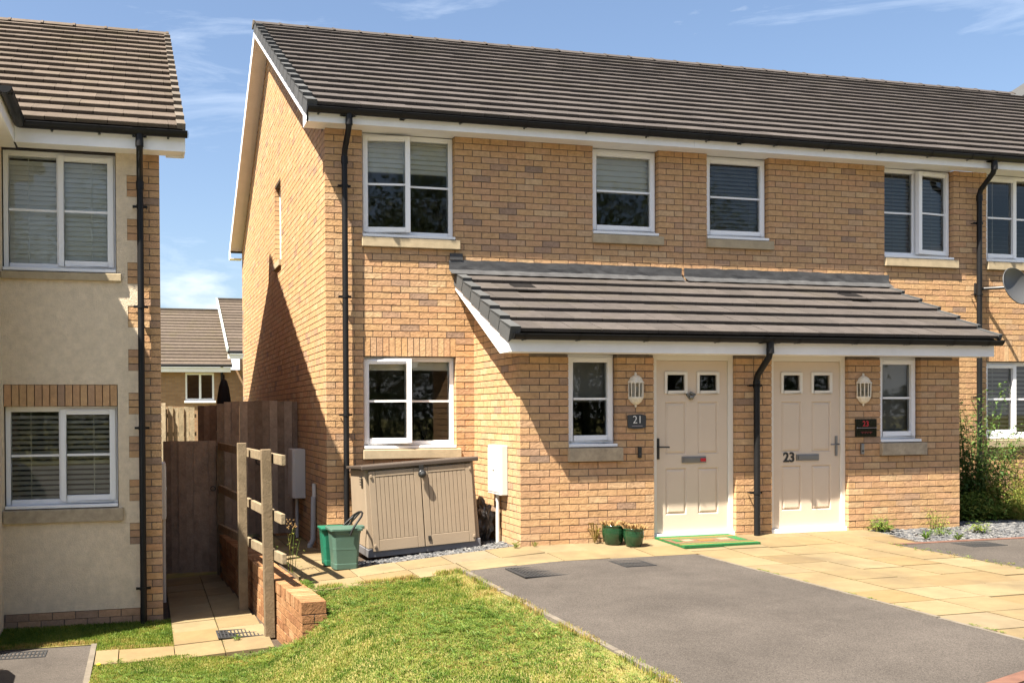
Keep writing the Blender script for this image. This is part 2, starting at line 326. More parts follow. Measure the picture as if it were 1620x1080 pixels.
def wall_cells(b, axis, u0, u1, z0, z1, holes, d0, d1, roof=None):
    """a slab of wall with rectangular holes; axis 'y' = faces along y (u is x), 'x' = faces along x (u is y)"""
    us = sorted({u0, u1}|{h[i] for h in holes for i in (0, 1) if u0 < h[i] < u1}); zs = sorted({z0, z1}|{h[i] for h in holes for i in (2, 3) if z0 < h[i] < z1})
    solid = lambda i, j: 0 <= i < len(us)-1 and 0 <= j < len(zs)-1 and not any(h[0] <= (us[i]+us[i+1])/2 <= h[1] and h[2] <= (zs[j]+zs[j+1])/2 <= h[3] for h in holes)
    P = (lambda u, d, z: (u, d, z)) if axis == 'y' else (lambda u, d, z: (d, u, z))
    def q(*p): b.add([P(*t) for t in p], [(0, 1, 2, 3)], .5)
    for i in range(len(us)-1):
        for j in range(len(zs)-1):
            if not solid(i, j): continue
            a, c, e, f = us[i], us[i+1], zs[j], zs[j+1]
            q((a, d0, e), (c, d0, e), (c, d0, f), (a, d0, f)); q((a, d1, e), (a, d1, f), (c, d1, f), (c, d1, e))
            if not solid(i-1, j): q((a, d0, e), (a, d0, f), (a, d1, f), (a, d1, e))
            if not solid(i+1, j): q((c, d0, e), (c, d1, e), (c, d1, f), (c, d0, f))
            if not solid(i, j-1): q((a, d0, e), (a, d1, e), (c, d1, e), (c, d0, e))
            if not solid(i, j+1): q((a, d0, f), (c, d0, f), (c, d1, f), (a, d1, f))
def Z(k): return (63-k)*.075
def bricks(P, axis, u0, u1, k0, k1, holes, face, inward, z00=0, phase=0, lcorner=False, rcorner=False, dep=.1025, lim=None):
    """stretcher bond; courses k0 (top) to k1 (bottom); face = plane of the outer faces; inward = +1/-1 along the depth axis"""
    for k in range(k0, k1):
        zt = Z(k)+z00-.005; zb = Z(k+1)+z00+.005; zm = (zt+zb)/2
        odd = (k+phase) % 2
        iv = [(u0, u1)]
        for h in holes:
            if h[2] < zm < h[3]:
                iv = [p for a, b in iv for p in ((a, min(b, h[0])), (max(a, h[1]), b)) if p[1]-p[0] > .02]
        for a, b in iv:
            # cuts on the bond grid anchored at u0
            base = u0-(.1125 if odd else 0); n = int((a-base)/.225)-1; cuts = []
            while base+n*.225 < b+.3: cuts.append(base+n*.225); n += 1
            for c in cuts:
                s, e = max(a, c), min(b, c+.215)
                if b-e < .03 and e < b: e = b
                if e-s < .035: continue
                if lim:
                    A, C = lim(s)-zm, lim(e)-zm
                    if A < 0 and C < 0: continue
                    if A < 0: s = e-(e-s)*C/(C-A)
                    elif C < 0: e = s+(e-s)*A/(A-C)
                    if e-s < .035: continue
                dd = dep
                if lcorner and abs(s-u0) < .01 and odd: dd = .215
                if rcorner and abs(e-u1) < .01 and (e-s) < .15: dd = .215
                j = random.uniform(-.0022, .0022)
                d0, d1 = (face+j, face+dd) if inward > 0 else (face-dd, face-j)
                t = random.random()
                t = t if t > .14 or random.random() < .4 else .5
                if axis == 'y': P.box(s, e, d0, d1, zb, zt, t)
                else: P.box(d0, d1, s, e, zb, zt, t)

# ------------------------------------------------------------------ ground heights
XK = [-.75, 0, .88, 1.8, 3.36, 6, 12]; YK = [4, .5, -1.46, -2.4, -4, -6.5, -14]
ZK = [[-.22, -.22, -.2, -.1, 0, 0, 0], [-.205, -.2, -.1, 0, .03, .03, 0], [-.185, -.135, -.055, .018, .043, .048, .02], [-.19, -.14, -.066, -.018, -.012, .01, .01],
      [-.2, -.15, -.085, -.045, -.02, 0, 0], [-.2, -.16, -.115, -.09, -.03, -.02, -.02], [-.22]*7]
def zs(x, y):
    x = min(max(x, XK[0]), XK[-1]); y = min(max(y, YK[-1]), YK[0])
    i = max(0, min(5, int(np.searchsorted(XK, x))-1)); j = 0
    while j < 5 and y < YK[j+1]: j += 1
    a = (x-XK[i])/(XK[i+1]-XK[i]); b = (YK[j]-y)/(YK[j]-YK[j+1])
    return (ZK[j][i]*(1-a)+ZK[j][i+1]*a)*(1-b)+(ZK[j+1][i]*(1-a)+ZK[j+1][i+1]*a)*b
def sheet(name, x0, x1, y0, y1, m, dz=0, n=24, zf=zs, kind='structure', thick=.08, poly=None):
    b = B(); X = np.linspace(x0, x1, n+1); Y = np.linspace(y0, y1, n+1)
    g = [[(x, y, zf(x, y)+dz) for x in X] for y in Y]
    for j in range(n):
        for i in range(n): b.add([g[j][i], g[j][i+1], g[j+1][i+1], g[j+1][i]], [(0, 1, 2, 3)], .5)
    return b.build(name, m, kind=kind)

# ------------------------------------------------------------------ windows and doors
def bar(b, x0, x1, y0, y1, z0, z1): b.box(x0, x1, y0, y1, z0, z1, .5)
def ring(b, x0, x1, z0, z1, y0, y1, w, wb=None):
    wb = wb or w
    b.box(x0, x0+w, y0, y1, z0, z1, .5); b.box(x1-w, x1, y0, y1, z0, z1, .5); b.box(x0+w, x1-w, y0, y1, z1-w, z1, .5); b.box(x0+w, x1-w, y0, y1, z0, z0+wb, .5)
def window(house, y, x0, x1, z0, z1, lights, name='window', blind=None, sill=None, sillm=None, label=None):
    """lights: list of (fraction, 'fixed'/'sash', open degrees, hinge side). y = wall face plane; sill = thickness of the stone sill"""
    off = y+.083; zb = z0+.035
    f = B(); ring(f, x0+.004, x1-.004, zb, z1-.004, off, off+.07, .052)
    cuts = [x0+.03]; tot = x1-x0-.06
    for l in lights: cuts.append(cuts[-1]+tot*l[0])
    for c in cuts[1:-1]: f.box(c-.034, c+.034, off+.001, off+.069, zb+.052, z1-.056, .5)
    w = f.build(name, upvc, house, bevel=.004)
    if label: w['label'] = label
    g = B(); g.box(x0+.003, x1-.003, y-.012, off+.06, z0, z0+.032, .5); g.build('cill', upvc, w, bevel=.004)
    if sill:
        g = B(); g.prism([(y-.045, z0-.012), (y+.08, z0-.003), (y+.08, z0-sill), (y-.045, z0-sill)], x0-.012, x1+.05, 'x'); g.build('stone_sill', sillm or stone, w, bevel=.006)
    for i, l in enumerate(lights):
        a, c = cuts[i], cuts[i+1]
        if l[1] == 'sash':
            a2, c2 = a-.006 if i == 0 else a-.018, c+.006 if i == len(lights)-1 else c+.018
            p = B(); ring(p, a2, c2, zb+.03, z1-.03, off-.022, off+.04, .058)
            gx0, gx1, gz0, gz1 = a2+.058, c2-.058, zb+.088, z1-.088
            tv = B().box(a2+.07, c2-.07, off-.032, off-.0225, z1-.062, z1-.044, .5)
            zmid = (gz0+gz1)/2; gb = B().box(gx0, gx1, off+.004, off+.012, zmid-.012, zmid+.012, .5)
            pn = B().add([(gx0, off+.016, gz0), (gx1, off+.016, gz0), (gx1, off+.016, gz1), (gx0, off+.016, gz1)], [(0, 1, 2, 3)], .5)
            obs = [('sash', p, upvc, .004), ('vent', tv, upvc, .003), ('glazing_bar', gb, upvc, 0), ('pane', pn, glass, 0)]
            if l[2]:
                hx = a2 if l[3] == 'l' else c2; T = Matrix.Translation((hx, off, 0)) @ Matrix.Rotation(R(-l[2] if l[3] == 'l' else l[2]), 4, 'Z') @ Matrix.Translation((-hx, -off, 0))
                for _, bb, _, _ in obs: bb.v = [tuple(T @ Vector(p)) for p in bb.v]
            for nm, bb, mm, bv in obs: bb.build(nm, mm, w, bevel=bv)
        else:
            gx0, gx1, gz0, gz1 = a+(.022 if i == 0 else .034), c-(.022 if i == len(lights)-1 else .034), zb+.052, z1-.056
            zmid = (gz0+gz1)/2
            B().box(gx0, gx1, off+.018, off+.026, zmid-.012, zmid+.012, .5).build('glazing_bar', upvc, w)
            B().add([(gx0, off+.03, gz0), (gx1, off+.03, gz0), (gx1, off+.03, gz1), (gx0, off+.03, gz1)], [(0, 1, 2, 3)], .5).build('pane', glass, w)
    if blind:
        kind, frac, bm_ = blind[:3]; by = off+.085; zt = z1-.03; zl = zt-(zt-z0)*frac; b = B()
        if kind == 'roller': b.box(x0+.03, x1-.03, by, by+.004, zl, zt, .5); b.box(x0+.03, x1-.03, by-.008, by+.012, zl, zl+.02, .5)
        elif kind == 'roman':
            n = 7; h = (zt-zl)/n
            for q in range(n): b.prism([(by, zt-q*h), (by-.022, zt-(q+.85)*h), (by-.004, zt-(q+1)*h), (by+.004, zt-q*h)], x0+.03, x1-.03, 'x')
        else:
            pitch, tilt = blind[3], blind[4]; zz = zt-.03; b.box(x0+.03, x1-.03, by-.02, by+.02, zt-.03, zt, .5)
            while zz > zl:
                zz -= pitch; c, s_ = .5*pitch*1.15*math.cos(tilt), .5*pitch*1.15*math.sin(tilt)
                b.add([(x0+.03, by-c, zz-s_), (x1-.03, by-c, zz-s_), (x1-.03, by+c, zz+s_), (x0+.03, by+c, zz+s_)], [(0, 1, 2, 3)], .5)
            for xx in (x0+.22*(x1-x0), x1-.22*(x1-x0)): b.box(xx-.004, xx+.004, by-.024, by-.022, zl, zt, .5)
        b.build('blind', bm_, w)
    return w
def text(s, size, m, parent, x, y, z, name, depth=.004, bold=0, align='CENTER'):
    c = bpy.data.curves.new(name, 'FONT'); c.body = s; c.size = size; c.extrude = depth; c.align_x = align; c.align_y = 'CENTER'; c.offset = bold
    o = bpy.data.objects.new(name+'_tmp', c); COL.objects.link(o); dg = bpy.context.evaluated_depsgraph_get()
    me = bpy.data.meshes.new_from_object(o.evaluated_get(dg)); COL.objects.unlink(o); bpy.data.objects.remove(o)
    me.materials.clear(); me.materials.append(m); me.transform(Matrix.Translation(Vector((x, y, z))-rootloc(parent)) @ Matrix.Rotation(R(90), 4, 'X'))
    return link(bpy.data.objects.new(name, me), parent)
def door(house, y, x0, x1, z0, z1, hinge, label, letter_red=False):
    off = y+.06
    f = B(); w = .062
    f.box(x0+.002, x0+w, off-.01, off+.06, z0+.05, z1-.002, .5); f.box(x1-w, x1-.002, off-.01, off+.06, z0+.05, z1-.002, .5); f.box(x0+w, x1-w, off-.01, off+.06, z1-w-.004, z1-.002, .5)
    d = f.build('door', framew, house, bevel=.004); d['label'] = label
    B().box(x0, x1, off-.035, off+.06, z0, z0+.05, .5).build('threshold', upvc, d, bevel=.004)
    a, c = x0+w+.003, x1-w-.003; zt = z1-w-.007; zb = z0+.055
    lf = B(); W_ = c-a; H = zt-zb
    px = [(a+W_*.13, a+W_*.42), (a+W_*.58, a+W_*.87)]
    rects = [(u, v, zb+H*p, zb+H*q) for p, q in ((.105, .375), (.455, .76)) for u, v in px]; lights = [(a+W_*.15, a+W_*.40, zb+H*.825, zb+H*.92), (a+W_*.60, a+W_*.85, zb+H*.825, zb+H*.92)]
    wall_cells(lf, 'y', a, c, zb, zt, rects+lights, off+.012, off+.05)
    lf.build('leaf', doorm, d)
    for (u, v, e, g) in rects:
        p = B(); t = .022
        p.add([(u, off+.012, e), (v, off+.012, e), (v, off+.012, g), (u, off+.012, g), (u+t*.5, off+.026, e+t*.5), (v-t*.5, off+.026, e+t*.5), (v-t*.5, off+.026, g-t*.5), (u+t*.5, off+.026, g-t*.5),
               (u+t*1.6, off+.013, e+t*1.6), (v-t*1.6, off+.013, e+t*1.6), (v-t*1.6, off+.013, g-t*1.6), (u+t*1.6, off+.013, g-t*1.6)],
              [(0, 1, 5, 4), (1, 2, 6, 5), (2, 3, 7, 6), (3, 0, 4, 7), (4, 5, 9, 8), (5, 6, 10, 9), (6, 7, 11, 10), (7, 4, 8, 11), (8, 9, 10, 11)], .5)
        p.build('panel', doorm, d)
    for (u, v, e, g) in lights:
        p = B(); ring(p, u-.03, v+.03, e-.03, g+.03, off-.004, off+.0115, .034); p.build('light_frame', framew, d, bevel=.004)
        B().add([(u, off+.03, e), (v, off+.03, e), (v, off+.03, g), (u, off+.03, g)], [(0, 1, 2, 3)], .5).build('pane', glass, d)
    zl = zb+H*.423; xm = (a+c)/2+(.02 if letter_red else .01)
    lb = B(); lb.box(xm-.15, xm+.15, off-.002, off+.0115, zl-.036, zl+.036, .5); lb.box(xm-.13, xm+.13, off-.008, off-.0025, zl-.022, zl+.024, .5)
    lb.build('letterbox', chrome, d, bevel=.003)
    if letter_red: B().box(xm+.075, xm+.14, off-.0125, off-.0085, zl-.02, zl+.016, .5).build('red_flyer', redp, d)
    hx = a+.022 if hinge == 'r' else c-.05; hz = zb+H*.49; h = B()
    h.box(hx-.014, hx+.014, off-.001, off+.0115, hz-.115, hz+.115, .5); s_ = 1 if hinge == 'r' else -1
    h.tube([(hx, off, hz+.02), (hx, off-.045, hz+.02), (hx+s_*.11, off-.045, hz+.018)], .009, 8); h.build('handle', blackm if hinge == 'r' else chrome, d)
    return d, off, a, c, zb, H

# ------------------------------------------------------------------ roof pieces
def tilemesh(w, l, t=.040):
    # local x across, y up the slope, z normal; the lower edge lies on the tile below
    L2 = l+.06; v = [(-w/2, 0, .026), (w/2, 0, .026), (w/2, L2, 0), (-w/2, L2, 0), (-w/2, .004, .026+t), (-w/2+.004, 0, .026+t-.004), (w/2-.004, 0, .026+t-.004), (w/2, .004, .026+t), (w/2, L2, .02), (-w/2, L2, .02)]
    f = [(0, 3, 2, 1), (0, 1, 6, 5), (5, 6, 7, 4), (4, 7, 8, 9), (0, 5, 4, 9, 3), (1, 2, 8, 7, 6), (2, 3, 9, 8)]
    return v, f
def tile_roof(P, x0, x1, ye, ze, pitch, length, gauge, w, pick):
    """P: function x -> Pieces; roof rising towards +y from the eave"""
    n = max(1, round(length/gauge)); g = length/n; ca, sa = math.cos(pitch), math.sin(pitch)
    for r in range(n):
        off = (r % 2)*w*.5; x = x0-off
        while x < x1-.01:
            a, b = max(x, x0), min(x+w, x1); x += w
            if b-a < .04: continue
            ww = round(b-a-.002, 3); v, f = tilemesh(ww, g)
            d = r*g; M = Matrix.Translation(((a+b)/2, ye+d*ca, ze+d*sa)) @ Matrix.Rotation(pitch+random.uniform(-.007, .007), 4, 'X') @ Matrix.Rotation(random.uniform(-.006, .006), 4, 'Y')
            P((a+b)/2).shape((ww, round(g, 3)), v, f, M, math.sqrt(ww*.1))
    return n, g
def verge_caps(house, x, side, ye, ze, pitch, n, g, mk, w=.10, drop=.15, name='verge_cap'):
    mo = MB[mk][0]; ca, sa = math.cos(pitch), math.sin(pitch); key = ('cap', w, drop, side, round(g, 3), mk)
    if key not in MESH:
        b = B(); a, c = (-.012, w) if side < 0 else (-w, .012)
        b.add([(a, -.006, .05), (c, -.006, .05), (c, g+.01, .026), (a, g+.01, .026), (a, -.006, .082), (c, -.006, .082), (c, g+.01, .04), (a, g+.01, .04)], [(0, 3, 2, 1), (4, 5, 6, 7), (0, 1, 5, 4), (1, 2, 6, 5), (2, 3, 7, 6), (3, 0, 4, 7)])
        e, h = (-.012, 0) if side < 0 else (0, .012)
        b.add([(e, -.004, .0638-drop), (h, -.004, .0638-drop), (h, g-.022, .05-drop), (e, g-.022, .05-drop), (e, -.004, .0815), (h, -.004, .0815), (h, g-.022, .042), (e, g-.022, .042)], [(0, 3, 2, 1), (4, 5, 6, 7), (0, 1, 5, 4), (1, 2, 6, 5), (2, 3, 7, 6), (3, 0, 4, 7)])
        b.add([(a, -.012, .0638-(drop if w > .08 else .03)), (c, -.012, .02), (c, -.006, .082), (a, -.006, .082)], [(0, 1, 2, 3)])
        me = bpy.data.meshes.new(name); me.from_pydata(b.v, [], b.f); me.materials.append(mo); MESH[key] = me
    for r in range(n):
        d = r*g; M = Matrix.Translation(Vector((x, ye+d*ca, ze+d*sa))-rootloc(house)) @ Matrix.Rotation(pitch, 4, 'X')
        o = bpy.data.objects.new(name, MESH[key]); o.matrix_local = M; t = random.random(); o.color = (t, t, t, 1); link(o, house)
def ridge_tiles(house, x0, x1, y, z, mk, pitch=R(29), step=.45, end=None):
    mo = MB[mk][0]; n = max(1, round((x1-x0)/step)); s = (x1-x0)/n; key = ('ridge', round(s, 3), mk)
    if key not in MESH:
        b = B(); h = .115; c, t = math.cos(pitch)*h, math.sin(pitch)*h
        prof = [(-c-.012, -t-.004), (-c, -t+.012), (-.03, -.006+.012), (0, .006+.012), (.03, .006), (c, -t+.012), (c+.012, -t-.004), (0, -.015)]
        b.prism(prof, .003, s-.003, 'x'); b.prism([(u*1.06, w+.008) for u, w in prof[:7]]+[(0, -.01)], s-.045, s-.006, 'x')
        me = bpy.data.meshes.new('ridge_tile'); me.from_pydata(b.v, [], b.f); me.materials.append(mo); MESH[key] = me
    for i in range(n):
        o = bpy.data.objects.new('ridge_tile', MESH[key]); o.location = Vector((x0+i*s, y, z+random.uniform(-.003, .003)))-rootloc(house); t = random.random(); o.color = (t, t, t, 1); link(o, house)
def gutter(house, x0, x1, y, z, brackets, axis='x', capl=False, capr=False):
    """half-round gutter along x; z is the rim; y the centre line; axis='y' runs it along y instead"""
    r = .056; b = B(); seg = 10; P = (lambda u, a, c: (u, a, c)) if axis == 'x' else (lambda u, a, c: (a, u, c))
    for rr, fl in ((r, 1), (r-.006, 0)):
        vs = []
        for u in (x0, x1):
            for k in range(seg+1):
                a = math.pi*k/seg; vs.append(P(u, y-rr*math.cos(a), z-rr*math.sin(a)))
        b.add(vs, [(k, k+1, k+seg+2, k+seg+1) for k in range(seg)], .5, True)
    for s in (-1, 1): b.box(*( (x0, x1, y+s*r-.004, y+s*r+.004, z-.004, z+.004) if axis == 'x' else (y+s*r-.004, y+s*r+.004, x0, x1, z-.004, z+.004)), .5)
    for fl, u in ((capl, x0), (capr, x1)):
        if fl: b.add([P(u, y-r*1.1*math.cos(math.pi*k/seg), z+.006-r*1.1*math.sin(math.pi*k/seg)) for k in range(seg+1)], [tuple(range(seg+1))], .5); b.add([P(u+(.008 if fl == 2 else -.008), y-r*1.1*math.cos(math.pi*k/seg), z+.006-r*1.1*math.sin(math.pi*k/seg)) for k in range(seg+1)], [tuple(range(seg+1))], .5)
    g = b.build('gutter', blackp, house)
    for u, wd in brackets:
        c = B(); vs = []; rr = r+.009
        for v in (u-wd, u+wd):
            for k in range(seg+1):
                a = math.pi*k/seg; vs.append(P(v, y-rr*math.cos(a), z+.004-rr*math.sin(a)))
        c.add(vs, [(k, k+1, k+seg+2, k+seg+1) for k in range(seg)], .5, True)
        if axis == 'x': c.box(u-wd, u+wd, y+rr-.006, y+.112, z-.062, z-.03, .5)
        c.build('bracket', blackp, g)
    return g
def downpipe(house, x, yg, zg, yw, zb, clips, name='downpipe', lean=0, dx=0):
    z1 = zg-.15; z2 = z1-(yw-yg)*1.0-.06
    b = B(); path = [(x+dx, yg, zg-.04), (x+dx, yg, z1)]
    for t in (.2, .5, .8): path.append((x+dx*(1-t), yg+(yw-yg)*(.5-.5*math.cos(t*math.pi))*1.0, z1-(z1-z2)*t))
    path += [(x, yw, z2), (x, yw, z2-.05), (x+lean, yw, zb)]
    b.tube(path, .034, 14); b.tube([(x+dx, yg, zg-.035), (x+dx, yg, zg-.135)], .040, 14)
    b.tube([(x, yw, z2-.01), (x, yw, z2-.09)], .040, 14); b.tube([(x+dx, yg, z1+.035), (x+dx, yg, z1-.02)], .041, 14)
    p = b.build(name, blackp, house)
    for z in clips:
        c = B(); c.tube([(x, yw, z-.015), (x, yw, z+.015)], .040, 14); c.box(x-.075, x+.075, yw+.012, yw+.03, z-.012, z+.012, .5)
        c.tube([(x-.066, yw+.006, z), (x-.066, yw+.075, z)], .008, 6); c.tube([(x+.066, yw+.006, z), (x+.066, yw+.075, z)], .008, 6); c.build('pipe_clip', blackp, p)
    return p

# ------------------------------------------------------------------ the terrace: numbers 21 and 23 and the next house
TANP = .5618; PIT_M = math.atan(TANP); YE, ZE, YR, DEP = -.335, 4.85, 4.8, 9.6
deck = lambda y: ZE+((y if y <= YR else DEP-y)-YE)*TANP
PARTY = (4.6175, 9.235); XEND = 14.95
h21 = thing('terraced_house', 'end-of-terrace brick house 21 with the bare gable wall and the left half of the porch', 'house', (2.3, 0, -.15), 'houses of the brick terrace')
h23 = thing('terraced_house', 'middle brick terraced house with the right half of the porch and door 23', 'house', (6.9, 0, -.1), 'houses of the brick terrace')
h25 = thing('terraced_house', 'brick terraced house cut off by the right edge, dish and shrub on its front', 'house', (12, 0, -.1), 'houses of the brick terrace')
H = [h21, h23, h25]
which = lambda x: 0 if x < PARTY[0] else 1 if x < PARTY[1] else 2
BP = [Pieces('brick', 'brickwork', 'brick') for _ in H]; TP = [Pieces('roof_tile', 'roof_tiling', 'roof tile') for _ in H]
op1, op2, op3, op4, op5 = (.44, 1.575, 3.375, 4.73), (3.365, 4.275, 3.525, 4.73), (4.96, 5.87, 3.525, 4.73), (7.66, 8.795, 3.375, 4.73), (9.35, 10.485, 3.375, 4.73)
og1, og5 = (.44, 1.575, .9, 2.325), (9.35, 10.485, .9, 2.325)
def mholes(hs, e=.004): return [(a-e, b+e, c-e, d+e) for a, b, c, d in hs]
hid = (1.81, 7.425, -2, 3.09)
bricks(BP[0], 'y', 0, 4.6125, 0, 68, [op1, op2, og1, hid], 0, 1, lcorner=True)
bricks(BP[1], 'y', 4.6225, 9.23, 0, 66, [op3, op4, hid], 0, 1)
bricks(BP[2], 'y', 9.24, XEND, 0, 66, [op5, og5], 0, 1)
for P, x0 in ((BP[0], .45), (BP[2], 9.36)):
    for i in range(15): P.box(x0+i*.075+.005, x0+i*.075+.070, random.uniform(-.002, .002), .1025, 2.105, 2.32)
# gable (plane x = 0) : bricks start behind the corner stretchers
gw = (3.66, 4.34, 3.75, 5.0)
glim = lambda u: deck(u)-.17
for k in range(-45, 70):
    a = .225 if (k % 2) else .1125
    if Z(k+1) > deck(YR)-.2: continue
    bricks(BP[0], 'x', a, DEP, k, k+1, [gw], 0, 1, lim=glim, phase=k % 2)
mb = [B(), B(), B()]
wall_cells(mb[0], 'y', .004, 4.615, -.8, 4.72, mholes([op1, op2, (.44, 1.575, .9, 2.1)]), .006, .25)
wall_cells(mb[1], 'y', 4.62, 9.232, -.8, 4.72, mholes([op3, op4]), .006, .25)
wall_cells(mb[2], 'y', 9.237, XEND, -.8, 4.72, mholes([op5, (9.35, 10.485, .9, 2.1)]), .006, .25)
gm = mholes([gw])[0]
wall_cells(mb[0], 'x', .26, DEP-.01, -.8, 4.7, [(gm[0], gm[1], gm[2], 6)], .006, .25)
for a, c, lo in ((.01, gm[0], 4.702), (gm[0]+.001, gm[1]-.001, gm[3]), (gm[1], DEP-.01, 4.702)):
    top = [(c, deck(c)-.15), (a, deck(a)-.15)] if c <= YR or a >= YR else [(c, deck(c)-.15), (YR, deck(YR)-.15), (a, deck(a)-.15)]
    mb[0].prism([(a, lo), (c, lo)]+top, .0062, .25, 'x')
# porch
PY, PX0, PX1, PT = -1.46, 1.8, 7.435, math.tan(R(24.9)); PZE, PYE = 2.235, -1.79
pdeck = lambda y: PZE+(y-PYE)*PT
ow1, od1, od2, ow2 = (2.3525, 2.925, .9, 2.06), (3.365, 4.3875, -1, 2.07), (4.8475, 5.87, -1, 2.07), (6.31, 6.8825, .9, 2.06)
K0, K1 = 36, 67
bricks(BP[0], 'y', PX0, 4.6125, K0, K1, [ow1, od1], PY, 1, lcorner=True, phase=1)
bricks(BP[1], 'y', 4.6225, PX1, K0, K1, [od2, ow2], PY, 1, phase=1, rcorner=True)
plim = lambda u: pdeck(u)-.10
for k in range(22, 68):
    a, c = (.225, .1125) if (k+1) % 2 else (.1125, .225)
    if k < K0: a = c = 0
    bricks(BP[0], 'x', PY+a, -.002, k, k+1, [], PX0, 1, lim=plim, phase=k % 2); bricks(BP[1], 'x', PY+c, -.002, k, k+1, [], PX1, -1, lim=plim, phase=k % 2)
wall_cells(mb[0], 'y', PX0+.004, 4.615, -.8, 2.05, mholes([ow1, od1]), PY+.006, PY+.2)
wall_cells(mb[1], 'y', 4.62, PX1-.004, -.8, 2.05, mholes([od2, ow2]), PY+.006, PY+.2)
for q, a, c in ((0, PX0+.006, PX0+.2), (1, PX1-.2, PX1-.006)):
    mb[q].prism([(PY+.01, -.8), (.02, -.8), (.02, pdeck(.02)-.09), (PY+.01, pdeck(PY+.01)-.09)], a, c, 'x')
    mb[q].box(3.12 if q == 0 else 4.625, 4.61 if q == 0 else 6.1, PY+1.2, PY+1.25, -.1, 2.3, .5)   # hall partition behind the doors
for i, hh in enumerate(H):
    mb[i].build('mortar', mortar, hh)
    x0, x1 = (.26, PARTY[0]-.01) if i == 0 else (PARTY[0]+.01, PARTY[1]-.01) if i == 1 else (PARTY[1]+.01, XEND)
    b = B(); b.box(x0, x1, .255, 9.34, 2.36, 2.46, .5); b.box(x0, x1, .255, 9.34, 4.73, 4.78, .5); b.box(x0, x1, .255, 9.34, -.3, -.05, .5)
    for wx in (x0, x1-.06): b.box(wx, wx+.055, .256, 9.34, -.05, 4.73, .5)
    b.box(x0, x1, 3.4, 3.45, -.05, 4.73, .5)
    b.build('room', roomw, hh)
    b = B(); b.box((0 if i == 0 else x0-.01), x1+.01, 9.345, DEP, -.8, 4.73, .5); b.build('rear_wall', farbrick, hh)
    a, c = (-.24, PARTY[0]) if i == 0 else (PARTY[0], PARTY[1]) if i == 1 else (PARTY[1], XEND)
    # underlay and rear slope
    b = B(); b.prism([(YE+.03, deck(YE+.03)-.03), (YR, deck(YR)-.03), (YR, deck(YR)), (YE+.03, deck(YE+.03))], a+.002, c-.002, 'x')
    b.build('roof_deck', dark, hh)
    b = B(); ns = 17; gl = (YR-YE)/ns
    for r in range(ns):
        y1 = DEP-YE-r*gl; y2 = y1-gl-.03; b.prism([(y1, deck(y1)+.026), (y1, deck(y1)+.05), (y2, deck(y2)+.024), (y2, deck(y2))], a, c, 'x')
    b.build('rear_roof_slope', MB['roof tile'][1], hh)
    fa = -.25 if i == 0 else a
    b = B().box(fa, c-.002, -.268, -.25, 4.705, 4.885, .5); b.build('fascia', paint, hh)
    b = B().box(fa, c-.002, -.249, -.002, 4.722, 4.734, .5)
    for o in ((op1, op2), (op3, op4), (op5,))[i]: b.box(o[0]+.006, o[1]-.006, -.001, .10, 4.722, 4.734, .5)
    b.build('soffit', paint, hh)
L_M = (YR-YE)/math.cos(PIT_M)
nM, gM = tile_roof(lambda x: TP[which(x)], -.24, XEND, YE, ZE, PIT_M, L_M, .35, .295, None)
verge_caps(h21, -.25, -1, YE, ZE, PIT_M, nM, gM, 'verge cap')
for i, (a, c) in enumerate(((-.25, PARTY[0]), PARTY, (PARTY[1], XEND))): ridge_tiles(H[i], a, c, YR, deck(YR)+.06, 'roof tile', PIT_M)
B().prism([(YR-.13, deck(YR)-.02), (YR+.13, deck(YR)-.02), (YR+.13, deck(YR)+.03), (YR, deck(YR)+.09), (YR-.13, deck(YR)+.03)], -.275, -.252, 'x').build('ridge_end_cap', MB['pale verge'][1], h21)
m_ = lambda y: DEP-y
b = B()
pol = [(-.268, 4.705), (0, 4.705), (0, deck(0)-.19), (YR, deck(YR)-.19), (YR, deck(YR)-.002), (-.268, deck(-.268)-.002)]
b.prism(pol, -.25, -.232, 'x'); b.prism([(m_(y), z) for y, z in pol][::-1], -.25, -.232, 'x'); b.build('bargeboard', paint, h21)
b = B()
pol = [(.002, deck(0)-.172), (YR, deck(YR)-.172), (YR, deck(YR)-.16), (.002, deck(0)-.16)]
b.prism(pol, -.231, -.001, 'x'); b.prism([(m_(y), z) for y, z in pol][::-1], -.231, -.001, 'x'); b.box(-.231, -.001, -.249, 0, 4.706, 4.718, .5); b.box(-.231, -.001, DEP, DEP+.249, 4.706, 4.718, .5)
b.box(-.231, -.001, -.002, .010, 4.72, deck(0)-.17, .5); b.build('verge_soffit', paint, h21)
